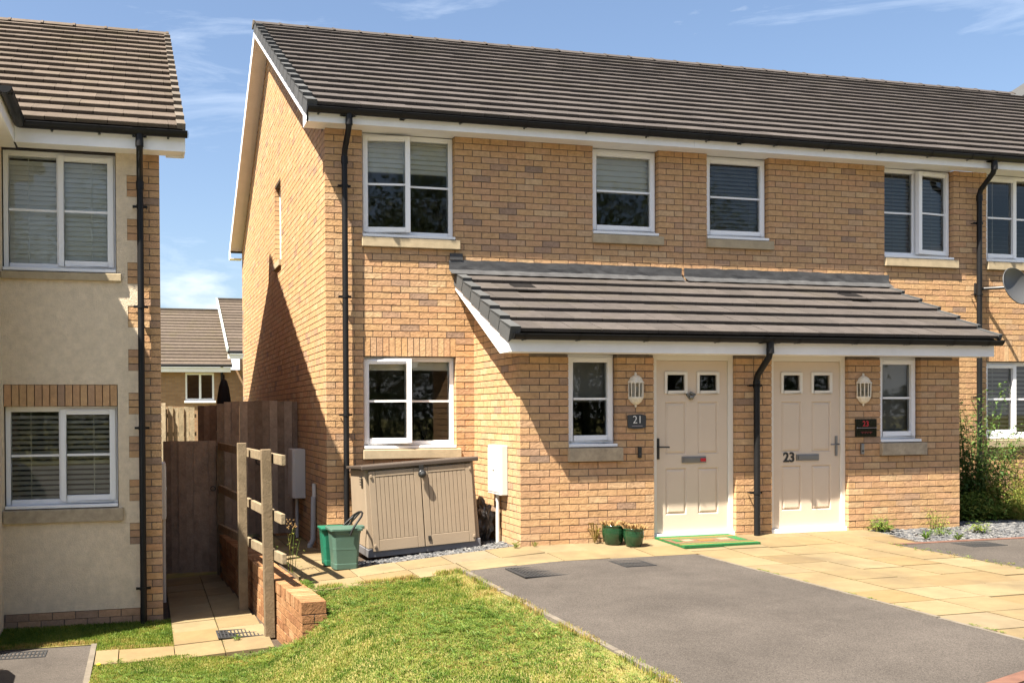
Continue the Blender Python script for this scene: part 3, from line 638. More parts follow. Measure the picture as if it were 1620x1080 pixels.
# porch roof
PL = -PYE/math.cos(R(24.9)); XM = PARTY[0]
nP, gP = tile_roof(lambda x: TP[which(x)], 1.575, 7.66, PYE, PZE, R(24.9), PL, .335, .33, None)
verge_caps(h21, 1.565, -1, PYE, PZE, R(24.9), nP, gP, 'verge cap'); verge_caps(h23, 7.672, 1, PYE, PZE, R(24.9), nP, gP, 'verge cap', w=.035, drop=.06)
for i, (a, c) in enumerate(((1.568, XM), (XM, 7.667))):
    hh = H[i]
    B().prism([(PYE+.03, pdeck(PYE+.03)-.03), (-.001, pdeck(0)-.03), (-.001, pdeck(0)-.001), (PYE+.03, pdeck(PYE+.03)-.001)], a+.03, c-.002, 'x').build('porch_roof_deck', dark, hh)
    B().box(a, c-.002, -1.728, -1.71, 2.055, 2.25, .5).build('porch_fascia', paint, hh)
    b = B().box(a+.02, c-.002, -1.709, PY-.003, 2.056, 2.068, .5); b.box(max(a+.02, PX0+.21), min(c-.002, PX1-.21), PY-.002, PY+.22, 2.071, 2.083, .5)
    b.build('porch_soffit', paint, hh)
    e = a if i == 0 else c-.018
    b = B(); b.prism([(-1.709, 2.055), (PY-.02, 2.055), (-.003, pdeck(0)-.165), (-.003, pdeck(0)-.03), (-1.709, pdeck(-1.709)-.03)], e, e+.018, 'x')
    b.prism([(PY-.02, 2.07), (-.003, pdeck(0)-.15), (-.003, pdeck(0)-.14), (PY-.02, 2.08)], (e+.019 if i == 0 else PX1+.002), (PX0-.002 if i == 0 else e-.001), 'x'); b.build('porch_bargeboard', paint, hh)
    # lead flashing in lapped lengths
    ln = (c-a)/2+.05
    for q in range(2):
        xa = a-.08+q*(c-a)/2 if i == 0 else a+q*(c-a)/2; xb = min(xa+ln, c+(.05 if i else 0))
        b = B(); n = 14; o = .003*(q+1)
        pts = [[(xa+(xb-xa)*t/n, -.012-o+random.uniform(-.003, .003), zz+random.uniform(-.006, .006)) for t in range(n+1)] for zz in (3.255, 3.18, pdeck(0)+.075)]
        pts.append([(xa+(xb-xa)*t/n, -.10-random.uniform(0, .03), pdeck(-.11)+.062) for t in range(n+1)])
        for r_ in range(3):
            for t in range(n): b.add([pts[r_][t], pts[r_+1][t], pts[r_+1][t+1], pts[r_][t+1]], [(0, 1, 2, 3)], .5)
        b.build('flashing', lead, hh)
B().box(1.50, 1.66, -.022, -.004, 3.255, 3.33, .5).build('flashing', lead, h21)
for x in (2.25, 6.75):
    Mx = Matrix.Translation((x, PYE+5*gP*math.cos(R(24.9))-.27, pdeck(PYE+5*gP*math.cos(R(24.9))-.27)+.032)) @ Matrix.Rotation(R(24.9)-.075, 4, 'X')
    B().mbox(Mx, -.14, .14, -.08, .22, .022, .030, .5).build('roof_vent', blackp, H[which(x)])
# flat strips at the right verge of number 23's porch are part of its tiles
for i in range(3): TP[i].finish(H[i]); BP[i].finish(H[i])
# windows
S14 = ('sash', 14.5, 'l')
window(h21, 0, .44, 1.575, 3.495, 4.715, [(.5, 'sash', 8, 'l'), (.5, 'fixed')], blind=('roman', .34, blindm), sill=.12)
window(h21, 0, 3.365, 4.275, 3.645, 4.715, [(1, 'sash', 0, 'l')], blind=('roman', .48, blindm), sill=.12)
window(h21, 0, .44, 1.575, 1.02, 2.10, [(.5, 'sash', 13, 'l'), (.5, 'fixed')], blind=('roller', .12, blindm), sill=.12)
window(h21, PY, 2.3525, 2.925, 1.06, 2.06, [(1, 'sash', 0, 'l')], blind=('roller', .5, gblind), sill=.155, sillm=dirtystone)
window(h23, 0, 4.96, 5.87, 3.645, 4.715, [(1, 'sash', 0, 'l')], blind=('slats', .97, gblind, .05, .9), sill=.12)
window(h23, 0, 7.66, 8.795, 3.495, 4.715, [(.5, 'fixed'), (.5, 'sash', 7, 'r')], blind=('slats', .97, gblind, .05, .9), sill=.12)
window(h23, PY, 6.31, 6.8825, 1.06, 2.06, [(1, 'sash', 0, 'l')], blind=('roller', .97, gblind), sill=.155, sillm=dirtystone)
window(h25, 0, 9.35, 10.485, 3.495, 4.715, [(.5, 'sash', 0, 'l'), (.5, 'fixed')], blind=('slats', .97, tblind, .06, .25), sill=.12)
window(h25, 0, 9.35, 10.485, 1.02, 2.10, [(.5, 'sash', 0, 'l'), (.5, 'fixed')], blind=('slats', .95, tblind, .06, .5), sill=.12)
b = B(); g0, g1, g2, g3 = gw
ringx = [(g0+.004, g0+.05, g2+.04, g3), (g1-.05, g1-.004, g2+.04, g3), (g0+.05, g1-.05, g3-.05, g3), (g0+.05, g1-.05, g2+.04, g2+.09)]
for a, c, e, f in ringx: b.box(.075, .14, a, c, e, f, .5)
w = b.build('gable_window', upvc, h21); B().add([(.1, g0, g2), (.1, g1, g2), (.1, g1, g3), (.1, g0, g3)], [(0, 1, 2, 3)], .5).build('pane', glass, w)
B().box(-.04, .08, g0-.01, g1+.01, g2-.06, g2+.035, .5).build('stone_sill', stone, w, bevel=.005)
# doors
D1, o1, a1, c1, zb1, H1 = door(h21, PY, 3.365, 4.3875, .035, 2.065, 'r', 'cream front door of 21 with a pewter knocker and chrome letterbox', True)
D2, o2, a2, c2, zb2, H2 = door(h23, PY, 4.8475, 5.87, .035, 2.065, 'l', 'cream front door of 23 with black numerals and a chrome lever handle')
kn = B(); kz = zb1+H1*.79; kx = (a1+c1)/2-.02
kn.lathe([(.0, -.012), (.02, -.01), (.03, .01), (.028, .03), (.0, .05)], (kx, o1-.008, kz-.02), 12); kn.lathe([(0, -.006), (.02, 0), (.018, .02), (0, .03)], (kx, o1-.012, kz+.03), 10)
for s_ in (-1, 1): kn.prism([(kx, kz+.012), (kx+s_*.055, kz+.04), (kx+s_*.06, kz+.025), (kx+s_*.03, kz-.005)], o1-.012, o1+.0105, 'y')
kn.build('knocker', mat('pewter', (.2, .2, .19), .35, metal=.8), D1)
text('23', .155, blackm, D2, (a2+c2)/2-.235, o2+.009, zb2+H2*.423, 'house_number', .004, .004)
for hh, x in ((h23, 5.865),): B().box(4.80, 5.98, PY-.16, PY+.02, .0, .034, .5).build('doorstep', mat('pale step', (.62, .58, .50), .9, var=.06), hh)
# gutters and downpipes
gutter(h21, -.25, PARTY[0], -.327, 4.845, [(-.12, .012), (.218, .09), (.85, .03), (1.55, .012), (2.35, .012), (3.15, .012), (3.95, .012)], capl=True)
gutter(h23, PARTY[0]+.002, PARTY[1], -.327, 4.845, [(4.78, .012), (5.25, .03), (5.75, .012), (6.5, .012), (7.3, .012), (8.1, .012), (8.75, .012), (9.155, .085)])
gutter(h25, PARTY[1]+.002, XEND, -.327, 4.845, [(9.9, .012), (10.7, .012), (11.5, .012)])
downpipe(h21, .213, -.327, 4.845, -.085, -.2, (4.05, 2.78, 1.42), dx=.005); downpipe(h23, 9.142, -.327, 4.845, -.085, -.2, (4.0, 3.02, 1.6))
gutter(h21, 1.60, PARTY[0], -1.787, 2.232, [(1.72, .012), (2.32, .012), (3.1, .012), (3.95, .012), (4.52, .03)], capl=True)
gutter(h23, PARTY[0]+.002, 7.69, -1.787, 2.232, [(4.66, .05), (4.95, .012), (5.7, .012), (6.4, .012), (7.0, .012), (7.5, .012)], capr=2)
downpipe(h21, 4.594, -1.787, 2.232, PY-.085, .02, (1.72, .52))

# ------------------------------------------------------------------ the rendered house on the left
LY, LZ, LX = -.6, -.585, -1.866
lh = thing('rendered_house', 'cream roughcast house at the left with brick quoins and pale slatted blinds', 'house', (-3, LY, -.75))
LB = Pieces('brick', 'brickwork', 'brick'); LT = Pieces('roof_tile', 'roof_tiling', 'weathered roof tile')
XW = -3.43; ldeck = lambda y: 4.30+((y if y <= 4.2 else 8.4-y)+.955)*TANP; LYE = -.955
ou, ol = (-3.41, -2.307, 2.81, 4.15), (-3.41, -2.307, .345, 1.75)
qz = [3.465+.225-.45*i for i in range(9)]        # bottoms of the wide quoin blocks: three courses each
wide = lambda zm: any(q < zm < q+.225 for q in qz)
for k in range(0, 72):
    zt = 4.14-k*.075; zm = zt-.0375
    if zm < -.7: break
    wd = .3375 if wide(zm) else .225; odd = k % 2
    cuts = ([0, .1025] if odd else [0, .215]); x = LX
    segs = [(.1125, .3275), (0, .1025)] if (wd > .3 and odd) else [(.225, .3275), (0, .215)] if wd > .3 else [(0, .1025), (.1125, .215)] if odd else [(0, .215)]
    for s0, s1 in segs: LB.box(LX-s1, LX-s0, LY+random.uniform(-.002, .002), LY+(.215 if s0 == 0 and odd else .1025), zt-.07, zt-.005)
    u = LY+(.225 if odd else .1125)
    while u < 8.9: LB.box(LX-.1025, LX, u, u+.215, zt-.07, zt-.005, None, 0); u += .225
for i in range(15): LB.box(ou[0]+.004+i*.0735, ou[0]+.004+i*.0735+.065, LY-.004, LY+.1, 1.53, 1.745)
for r_, zt in enumerate((-.575, -.65, -.725)):
    x = XW+.02-(r_ % 2)*.11
    while x < LX-.24: LB.box(max(x, XW+.005), min(x+.215, LX-.235), LY-.008, LY+.1, zt-.07, zt, random.uniform(0, .12)); x += .225
b = B(); holes = [(ou[0]-.003, ou[1]+.003, ou[2], ou[3]), (ol[0]-.003, ol[1]+.003, ol[2], 1.75)]+[(LX-.3295, LX, q+.002, q+.225) for q in qz]
wall_cells(b, 'y', XW, LX-.217, -.57, 4.148, holes, LY-.002, LY+.05); b.build('render', render_m, lh)
b = B(); wall_cells(b, 'y', XW+.002, LX-.004, -1.1, 4.15, mholes([(ou[0], ou[1], ou[2], 4.2), (ol[0], ol[1], ol[2], 1.53)], .006), LY+.051, LY+.25)
b.box(LX-.34, LX-.004, LY+.006, LY+.0505, -1.1, 4.14, .5); b.box(XW+.002, LX-.24, LY+.003, LY+.0505, -1.1, -.575, .5)
b.prism([(LY+.26, -1.1), (8.99, -1.1), (8.99, 4.15), (4.2, ldeck(4.2)-.12), (LY+.26, 4.16)], LX-.1, LX-.006, 'x'); b.build('mortar', mortar, lh)
b = B(); b.box(-8, LX-.12, LY+.3, 8.8, 2.0-.2, 1.9, .5); b.box(-8, LX-.12, LY+.3, 8.8, 4.16, 4.2, .5); b.box(-8, LX-.12, 2.6, 2.65, -.7, 4.15, .5); b.box(-8, LX-.12, LY+.3, 8.8, -1.1, -.68, .5); b.box(-8, LX, 8.9, 9.0, -1.1, 4.15, .5); b.box(XW-.25, XW-.2, LY+.26, 2.6, -.7, 4.15, .5)
b.build('room', roomw, lh)
# wing projecting towards the road, mostly outside the frame
b = B(); b.box(-8, XW, -1.60, LY+.24, -1.1, 4.14, .5); b.build('wing_wall', render_m, lh)
b = B()
ap, aq = (-5.7, .52, 4.29+2.465*TANP), (-5.7, 1.6, 4.29+2.465*TANP); e0, e1, e2, e3 = (-3.235, -1.93, 4.29), (-8.165, -1.93, 4.29), (-3.235, 1.6, 4.29), (-8.165, 1.6, 4.29)
b.add([e0, e1, e2, e3, ap, aq], [(0, 4, 1), (0, 2, 5, 4), (1, 4, 5, 3)], .5); b.add([(x, y, z+.05) for x, y, z in (e0, e1, e2, e3, ap, aq)], [(0, 1, 4), (0, 4, 5, 2), (1, 3, 5, 4)], .5)
b.build('wing_roof', MB['weathered roof tile'][1], lh)
b = B(); b.box(-3.27, -3.252, -1.86, -.86, 4.12, 4.30, .5); b.box(XW-.001, -3.271, -1.85, -.601, 4.13, 4.142, .5); b.box(-8, -3.271, -1.86, -1.842, 4.12, 4.30, .5); b.box(-8, -3.272, -1.841, -1.601, 4.131, 4.141, .5); b.build('wing_fascia', paint, lh)
b = B(); b.box(-3.25, -1.61, -.868, -.85, 4.12, 4.30, .5); b.build('fascia', paint, lh)
b = B(); b.box(-3.25, -1.63, -.849, -.604, 4.136, 4.149, .5); b.box(-1.80, -1.63, -.603, -.59, 4.12, 4.30, .5); b.prism([(-.849, 4.12), (-.604, 4.12), (-.604, ldeck(-.604)-.18), (4.2, ldeck(4.2)-.18), (4.2, ldeck(4.2)-.01), (-.849, ldeck(-.849)-.01)], -1.63, -1.612, 'x')
b.prism([(9.249, 4.12), (9.0, 4.12), (9.0, ldeck(9.0)-.18), (4.2, ldeck(4.2)-.18), (4.2, ldeck(4.2)-.01), (9.249, ldeck(9.249)-.01)][::-1], -1.845, -1.83, 'x'); b.build('bargeboard', paint, lh)
nL, gL = tile_roof(lambda x: LT, -6.5, -1.63, LYE, 4.30, PIT_M, (4.2-LYE)/math.cos(PIT_M), .35, .295, None)
verge_caps(lh, -1.622, 1, LYE, 4.30, PIT_M, nL, gL, 'pale verge', w=.075, drop=.06)
ridge_tiles(lh, -6.57, -1.62, 4.2, ldeck(4.2)+.06, 'weathered roof tile', PIT_M)
b = B(); b.prism([(LYE+.03, ldeck(LYE+.03)-.03), (4.2, ldeck(4.2)-.03), (4.2, ldeck(4.2)), (LYE+.03, ldeck(LYE+.03))], -6.5, -1.635, 'x'); b.prism([(4.2, ldeck(4.2)-.03), (9.35, ldeck(9.35)-.03), (9.35, ldeck(9.35)+.04), (4.2, ldeck(4.2)+.05)], -6.5, -1.82, 'x'); b.build('roof_deck', dark, lh)
LT.finish(lh); LB.finish(lh)
window(lh, LY, ou[0], ou[1], 2.90, 4.13, [(.5, 'fixed'), (.5, 'sash', 0, 'r')], blind=('slats', .97, wblind, .05, 1.2), sill=.09)
window(lh, LY, ol[0], ol[1], .49, 1.53, [(.5, 'fixed'), (.5, 'sash', 0, 'r')], blind=('slats', .97, tblind, .052, .55), sill=.145, sillm=dirtystone)
gutter(lh, -3.2, -1.59, -.927, 4.30, [(-2.9, .012), (-2.45, .012), (-2.063, .07), (-1.78, .012)], capr=2)
gutter(lh, -1.98, -.93, -3.195, 4.30, [(-1.35, .012)], axis='y', capl=True); gutter(lh, -8, -3.14, -1.925, 4.302, [])
downpipe(lh, -2.063, -.927, 4.30, LY-.085, -.72, (3.58, 2.55, 1.30, -.36))

# ------------------------------------------------------------------ houses beyond
fh = thing('far_house', 'low brick house seen far down the alley, with one white window under the eaves', 'house', (0, 26, -2.5))
b = B(); wall_cells(b, 'y', -4, 2.9, -2.5, 3.1, [(-.52, .55, 1.95, 2.98)], 26, 26.3); b.box(2.0, 6, 25.4, 31, -2.5, 3.9, .5); b.box(-4, 2.9, 26.4, 31, -2.5, 1.0, .5); b.box(-4, 2.9, 28, 28.2, 1, 3.1, .5); b.build('wall', farbrick, fh)
for xa, xb, y0, zr, ye, ze in ((-4, 1.2, 30.5, 5.8, 25.7, 3.27), (1.0, 6, 30.3, 6.25, 25.2, 3.75)):
    n = 18; b = B()
    for i in range(n):
        ya, yb = ye+(y0-ye)*i/n, ye+(y0-ye)*(i+1)/n; za, zb_ = ze+(zr-ze)*i/n, ze+(zr-ze)*(i+1)/n
        b.prism([(ya, za-.02), (yb+.05, zb_-.03), (yb+.05, zb_+.005), (ya, za+.035)], xa, xb, 'x', random.random())
    b.build('roof', MB['weathered roof tile'][1], fh)
    b = B().box(xa, xb, y0-.12, y0+.12, zr-.08, zr+.06, .3); b.build('ridge', MB['weathered roof tile'][1], fh)
    B().box(xa, xb-.05, ye+.02, ye+.06, ze-.27, ze-.09, .5).build('fascia', paint, fh)
    B().tube([(xa, ye-.03, ze-.03), (xb, ye-.03, ze-.03)], .05, 8).build('gutter', blackp, fh)
b = B(); b.prism([(25.2, 3.74), (30.3, 6.2), (30.3, 6.33), (25.2, 3.87)], .96, 1.03, 'x'); b.build('verge_strip', mat('pale green verge', (.42, .47, .44), .7), fh)
b = B(); ring(b, -.52, .55, 1.95, 2.98, 26.02, 26.1, .07); b.box(-.01, .07, 26.02, 26.1, 2.02, 2.91, .5); w = b.build('window', upvc, fh)
B().add([(-.5, 26.07, 1.97), (.5, 26.07, 1.97), (.5, 26.07, 2.95), (-.5, 26.07, 2.95)], [(0, 1, 2, 3)], .5).build('pane', glass, w); B().box(-.56, .60, 25.93, 26.02, 1.86, 1.94, .5).build('cill', upvc, w)
for x, yy, zt in ((.84, 25.92, 3.2), (1.75, 25.3, 3.6)): B().tube([(x, yy, zt), (x, yy, -2.4)], .05, 8).build('downpipe', blackp, fh)
tg = thing('gabled_house', 'taller house beyond the right end of the terrace roof, only its verge showing', 'house', (19, 6, -.2))
b = B(); b.prism([(15.8, -.3), (25.2, -.3), (25.2, 7.6), (20.5, 10.42), (15.8, 7.6)], 5.9, 6.6, 'y'); b.build('wall', paint, tg)
b = B()
for s_ in (-1, 1): b.prism([(20.5+s_*5.1, 7.37), (20.5, 10.43), (20.5, 10.7), (20.5+s_*5.1, 7.64)], 5.7, 6.7, 'y')
b.build('roof', MB['verge cap'][1], tg)

# ------------------------------------------------------------------ ground, drives, paving
gb = B(); gb.add([(-300, -300, -.95), (300, -300, -.95), (300, 300, -.95), (-300, 300, -.95)], [(0, 1, 2, 3)], .5); gb.build('ground', turf, kind='structure')
XD0, XD1 = .905, 3.345
sheet('driveway', XD0, XD1, -9.4, -2.30, tar, 0, 20)
sheet('neighbour_driveway', 5.66, 12, -9.4, -2.42, tar, .002, 12)
roadz = lambda x, y: -.22
b = B(); b.add([(-60, -24, -.24), (60, -24, -.24), (60, -9.42, -.24), (-60, -9.42, -.24)], [(0, 1, 2, 3)], .5); b.build('road', roadm, kind='structure')
lowz = lambda x, y: -.74+.02*min(0, y+2.2)*-1*1.2 if y < -2.2 else -.74
sheet('side_driveway', -7, -2.545, -9.4, -1.40, tar, -.01, 12, zf=lambda x, y: -.74+(0 if y > -3 else .07*(-3-y)))
sheet('base_layer', XD1, 5.66, -9.4, PY+.02, soil, -.035, 12)
sheet('base_layer', -.62, XD1, -2.32, -.25, soil, -.035, 12); sheet('base_layer', -.62, -.0, -.25, 2.3, soil, -.03, 6); sheet('base_layer', 7.4, 12, -2.42, .02, soil, -.03, 6); sheet('base_layer', 5.66, 7.42, -2.42, PY+.02, soil, -.03, 6)
za = lambda x, y: -.665-.055*min(1, max(0, (-.85-x)/1.0))-(.03*max(0, -1.4-y))
sheet('base_layer', -2.5, -.8, -2.4, 2.2, soil, -.035, 8, zf=za)
def kerb(name, pts, w, h, m, zf=zs, dz=.012):
    b = B()
    for (x0, y0), (x1, y1) in zip(pts, pts[1:]):
        n = max(1, int(math.hypot(x1-x0, y1-y0)/.9)); d = Vector((x1-x0, y1-y0, 0)).normalized(); s_ = Vector((-d.y, d.x, 0))*w/2
        for i in range(n):
            p = Vector((x0+(x1-x0)*i/n, y0+(y1-y0)*i/n, 0))+d*.003; q = Vector((x0+(x1-x0)*(i+1)/n, y0+(y1-y0)*(i+1)/n, 0))-d*.003; j = random.uniform(-.004, .004)
            vs = [p+s_, p-s_, q-s_, q+s_]; zz = [zf(v.x, v.y)+dz+j for v in vs]
            b.add([(v.x, v.y, z-h) for v, z in zip(vs, zz)]+[(v.x, v.y, z) for v, z in zip(vs, zz)], [(0, 3, 2, 1), (4, 5, 6, 7), (0, 1, 5, 4), (1, 2, 6, 5), (2, 3, 7, 6), (3, 0, 4, 7)], .5)
    return b.build(name, m, kind='structure')
kerb('kerb', [(.882, -2.30), (.882, -9.4)], .045, .2, cement); kerb('kerb', [(3.365, -2.34), (3.365, -9.4)], .032, .1, cement, dz=.006)
kerb('kerb', [(-2.52, -1.40), (-2.52, -3.2)], .05, .15, cement, zf=lambda x, y: -.74, dz=.004)
kerb('brick_edging', [(.93, -7.13), (3.34, -6.47)], .10, .1, brickedge, dz=.01); kerb('brick_edging', [(5.68, -2.40), (12, -2.36)], .07, .1, brickedge, dz=.012)
# paving: every slab an object
paving = thing('paving', None, None, (3, -2, 0), kind='structure')
def slab(par, x0, x1, y0, y1, zf, th=.04):
    gap = .0045; cx, cy = (x0+x1)/2, (y0+y1)/2
    me = boxmesh((round(x1-x0-2*gap, 3), round(y1-y0-2*gap, 3), th), MB['paving slab'][0])
    e = .1; nx = (zf(cx+e, cy)-zf(cx-e, cy))/(2*e); ny = (zf(cx, cy+e)-zf(cx, cy-e))/(2*e)
    o = bpy.data.objects.new('paving_slab', me); o.rotation_euler = (math.atan(ny)+random.uniform(-.004, .004), -math.atan(nx)+random.uniform(-.004, .004), random.uniform(-.004, .004))
    o.location = Vector((cx, cy, zf(cx, cy)-th/2+random.uniform(-.004, .004)))-rootloc(par); t = random.random(); o.color = (t, t, t, 1); link(o, par)
yb = [PY+.0]+[-1.71-.45*i for i in range(0, 17)]
for c in range(5):
    x0 = 3.385+.455*c; sh = (0, .0, -.02, .01, -.22)[c]
    for i in range(len(yb)-1):
        y1 = yb[i] if i == 0 else yb[i]+sh; y0 = yb[i+1]+sh
        if y1-y0 > .08 and y1 > -8.2: slab(paving, x0, x0+.455, y0, y1, zs)
xs_ = [3.385-.4885*i for i in range(9)]; xs_[-1] = -.58
for r_, (y0, y1) in enumerate(((-2.30, -1.86), (-1.86, -1.385))):
    for i in range(len(xs_)-1):
        o = .0 if r_ == 0 else -.012
        slab(paving, max(xs_[i+1]+o, -.58), xs_[i]+(o if i else 0), y0, y1 if xs_[i] > 1.9 else y1, zs)
for x0, x1 in ((1.81, 3.36),): pass
y = -1.385
while y < 2.0:
    slab(paving, -.58, -.335, y, min(y+.45, 2.05), zs); slab(paving, -.335, -.02 if y > -.3 else .1, y, min(y+.45, 2.05), zs); y += .45
alley = thing('alley_path', None, None, (-1.4, -1, -.7), kind='structure')
y = -2.17; r_ = 0
while y < 2.0:
    y1 = min(y+.45, 2.0); slab(alley, -1.79, -1.345, y, y1, za); slab(alley, -1.345, -.9-.06*(y+1.75)*(1 if y > -1.75 else 0), y, y1, za); y += .45
slab(alley, -2.49, -2.285, -2.17, -1.70, za); slab(alley, -2.285, -1.79, -2.17, -1.72, za)
# gravel (slate chippings)
def gravel(name, spots, n, r0, r1):
    V_ = []; F_ = []; T_ = []
    base = np.array([(-1, -1, -.3), (1, -1, -.3), (1, 1, -.3), (-1, 1, -.3), (-.7, -.8, .5), (.8, -.6, .4), (.6, .8, .55), (-.8, .6, .4)]); fc = [(4, 5, 6, 7), (0, 1, 5, 4), (1, 2, 6, 5), (2, 3, 7, 6), (3, 0, 4, 7)]
    for (x0, x1, y0, y1, zf) in spots:
        m = int(n*(x1-x0)*(y1-y0))
        for _ in range(m):
            x, y = random.uniform(x0, x1), random.uniform(y0, y1); s = random.uniform(r0, r1)
            if callable(zf): z = zf(x, y)
            if z is None: continue
            Rm = np.array(Matrix.Rotation(random.uniform(0, 6.28), 3, 'Z') @ Matrix.Rotation(random.uniform(-.5, .5), 3, 'X')); k = len(V_)
            V_ += [tuple(p) for p in (base*np.array([s, s*random.uniform(.5, .9), s*random.uniform(.3, .6)])) @ Rm.T+np.array([x, y, z+random.uniform(0, .012)])]
            F_ += [tuple(i+k for i in f) for f in fc]; T_ += [random.random()]*5
    b = B(); b.v, b.f, b.t, b.sm = V_, F_, T_, [False]*len(F_); return b.build(name, gravelm, kind='stuff')
gravel('gravel', [(-.0, 1.8, -1.385, -.9, lambda x, y: zs(x, y)-.018), (1.2, 1.8, -.9, -.05, lambda x, y: zs(x, y)-.02)], 1900, .010, .02)
gravel('gravel', [(6.12, 7.45, -2.36, PY-.01, lambda x, y: zs(x, y)-.02 if x > 6.1+(-1.55-y)*-.0+max(0, (y+2.4)*0) else None), (7.45, 8.9, -2.36, -1.0, lambda x, y: zs(x, y)-.02)], 1300, .014, .028)
sheet('base_layer', 5.655, 6.13, -2.42, PY-.0, soil, -.012, 3)
for x0 in (5.66,):
    slab(paving, 5.66, 6.11, -1.92, PY, zs); slab(paving, 5.66, 6.0, -2.36, -1.92, zs)

# ------------------------------------------------------------------ lawn
def sm(t): t = min(1, max(0, t)); return t*t*(3-2*t)
def lawn_z(x, y):
    u = zs(max(x, -.75), y)-.01; l = -.75+max(0, -(y+2.6))*.045
    s0 = sm((x+1.35)/1.15)
    if y > -2.95:
        k = min(1, max(0, (-2.1-y)/.85)); s0 = s0*k if x < -.68 else 1-(1-s0)*k
    return l+(u-l)*s0+.012*math.sin(5*x+1)*math.sin(4*y)
def lawn_in(x, y):
    if x > .86 or y < -9.3 or x < -2.49: return False
    if x > -.52: return y < -2.30+.10*max(0, (.2-x))+.06*math.sin(x*7)*0
    if x > -.70: return y < -1.75
    if y < -2.98: return True
    return y < -2.17-.10*math.sin((x+.9)*2)
nx, ny = 84, 190; X = np.linspace(-2.5, .862, nx+1); Y = np.linspace(-9.4, -1.7, ny+1); b = B(); zz = [[lawn_z(x, y) for x in X] for y in Y]
for j in range(ny):
    for i in range(nx):
        if lawn_in((X[i]+X[i+1])/2, (Y[j]+Y[j+1])/2): b.add([(X[i], Y[j], zz[j][i]), (X[i+1], Y[j], zz[j][i+1]), (X[i+1], Y[j+1], zz[j+1][i+1]), (X[i], Y[j+1], zz[j+1][i])], [(0, 1, 2, 3)], .5, True)
b.build('lawn', turf, kind='structure')
strip_z = lambda x, y: -.735+.02*(y+1)
b = sheet('grass_strip', XW, -1.80, -1.40, LY+.02, turf, 0, 8, zf=strip_z); sheet('grass_strip', -2.49, -1.80, -1.70, -1.40, turf, 0, 4, zf=strip_z)
def meshfast(name, verts, faces, tint, m, kind=None, parent=None, label=None, cat=None, group=None, origin=None, smooth=False):
    """verts (n,3), faces list of equal-length index arrays"""
    me = bpy.data.meshes.new(name); nf, k = faces.shape
    if origin is not None: verts = verts-np.array(origin)
    elif parent is not None: verts = verts-np.array(rootloc(parent))
    me.vertices.add(len(verts)); me.vertices.foreach_set('co', np.ascontiguousarray(verts, dtype=np.float32).ravel())
    me.loops.add(nf*k); me.loops.foreach_set('vertex_index', np.ascontiguousarray(faces, dtype=np.int32).ravel())
    me.polygons.add(nf); me.polygons.foreach_set('loop_start', np.arange(0, nf*k, k, dtype=np.int32))
    me.polygons.foreach_set('use_smooth', np.full(nf, smooth))
    a = me.attributes.new('tint', 'FLOAT', 'FACE'); a.data.foreach_set('value', np.asarray(tint, dtype=np.float32)); me.materials.append(m); me.update(calc_edges=True)
    o = bpy.data.objects.new(name, me)
    if origin is not None: o.location = origin
    return link(o, parent, label, cat, group, kind)
def blades(name, pts, h, wd, tint, m, lean=.45):
    n = len(pts); a = rng.uniform(0, 2*np.pi, n); dx, dy = np.cos(a), np.sin(a); b_ = a+rng.normal(0, .5, n)+np.pi/2; lx, ly = np.cos(b_), np.sin(b_)
    ln = np.abs(rng.normal(0, lean, n))*h; w = wd/2
    P0 = pts; side = np.stack([dx*w, dy*w, 0*w], 1); mid = P0+np.stack([lx*ln*.35, ly*ln*.35, h*.6], 1); tip = P0+np.stack([lx*ln, ly*ln, h*np.clip(1-np.abs(ln/h)*.35, .3, 1)], 1)
    V_ = np.stack([P0-side, P0+side, mid+side*.75, mid-side*.75, tip+side*.12, tip-side*.12], 1).reshape(-1, 3)
    i = np.arange(n)[:, None]*6; F_ = np.concatenate([i+np.array([[0, 1, 2, 3]]), i+np.array([[3, 2, 4, 5]])]); return meshfast(name, V_, F_, np.concatenate([tint, tint]), m, 'stuff')
P_ = []; T_ = []; Hh = []
for _ in range(330000):
    x = random.uniform(-2.49, .875); y = -9.0+random.random()**.62*7.3
    if not lawn_in(x, y) or (y < -6.6): continue
    edge = min(1, max(0, (.86-x)/.35)); back = min(1, max(0, (-2.25-y)/.22)) if x > -.4 else 1; wl = 1
    dry = 1-min(edge, back)
    if random.random() < dry*.55: continue
    P_.append((x, y, lawn_z(x, y)-.004)); T_.append(min(1, max(0, random.gauss(.43, .2)+dry*.4))); Hh.append(random.uniform(.010, .030)*(1-.35*dry))
for _ in range(30000):
    x = random.uniform(XW, -1.79); y = random.uniform(-1.72, LY-.01)
    if x < -2.49 and y < -1.39: continue
    d = 1 if y < (-1.6 if x > -2.49 else -1.3) else 0
    P_.append((x, y, strip_z(x, y)-.004)); T_.append(min(1, max(0, random.gauss(.4, .15)+d*.35))); Hh.append(random.uniform(.02, .05))
for _ in range(7000):
    if random.random() < .6: x, y = .865+random.uniform(-.05, .035), random.uniform(-6.6, -2.3); ok = math.sin(y*6.1)+math.sin(y*13.7+2)+.4*math.sin(y*31) > random.uniform(-1.2, 1.2)
    else: x, y = random.uniform(-.5, .87), -2.27+random.uniform(-.05, .06); ok = math.sin(x*9.1)+math.sin(x*17.7+2) > random.uniform(-1.2, 1.2); y += .10*max(0, .2-x)
    if ok: P_.append((x, y, zs(x, y)-.006)); T_.append(random.uniform(.45, 1)); Hh.append(random.uniform(.02, .05))
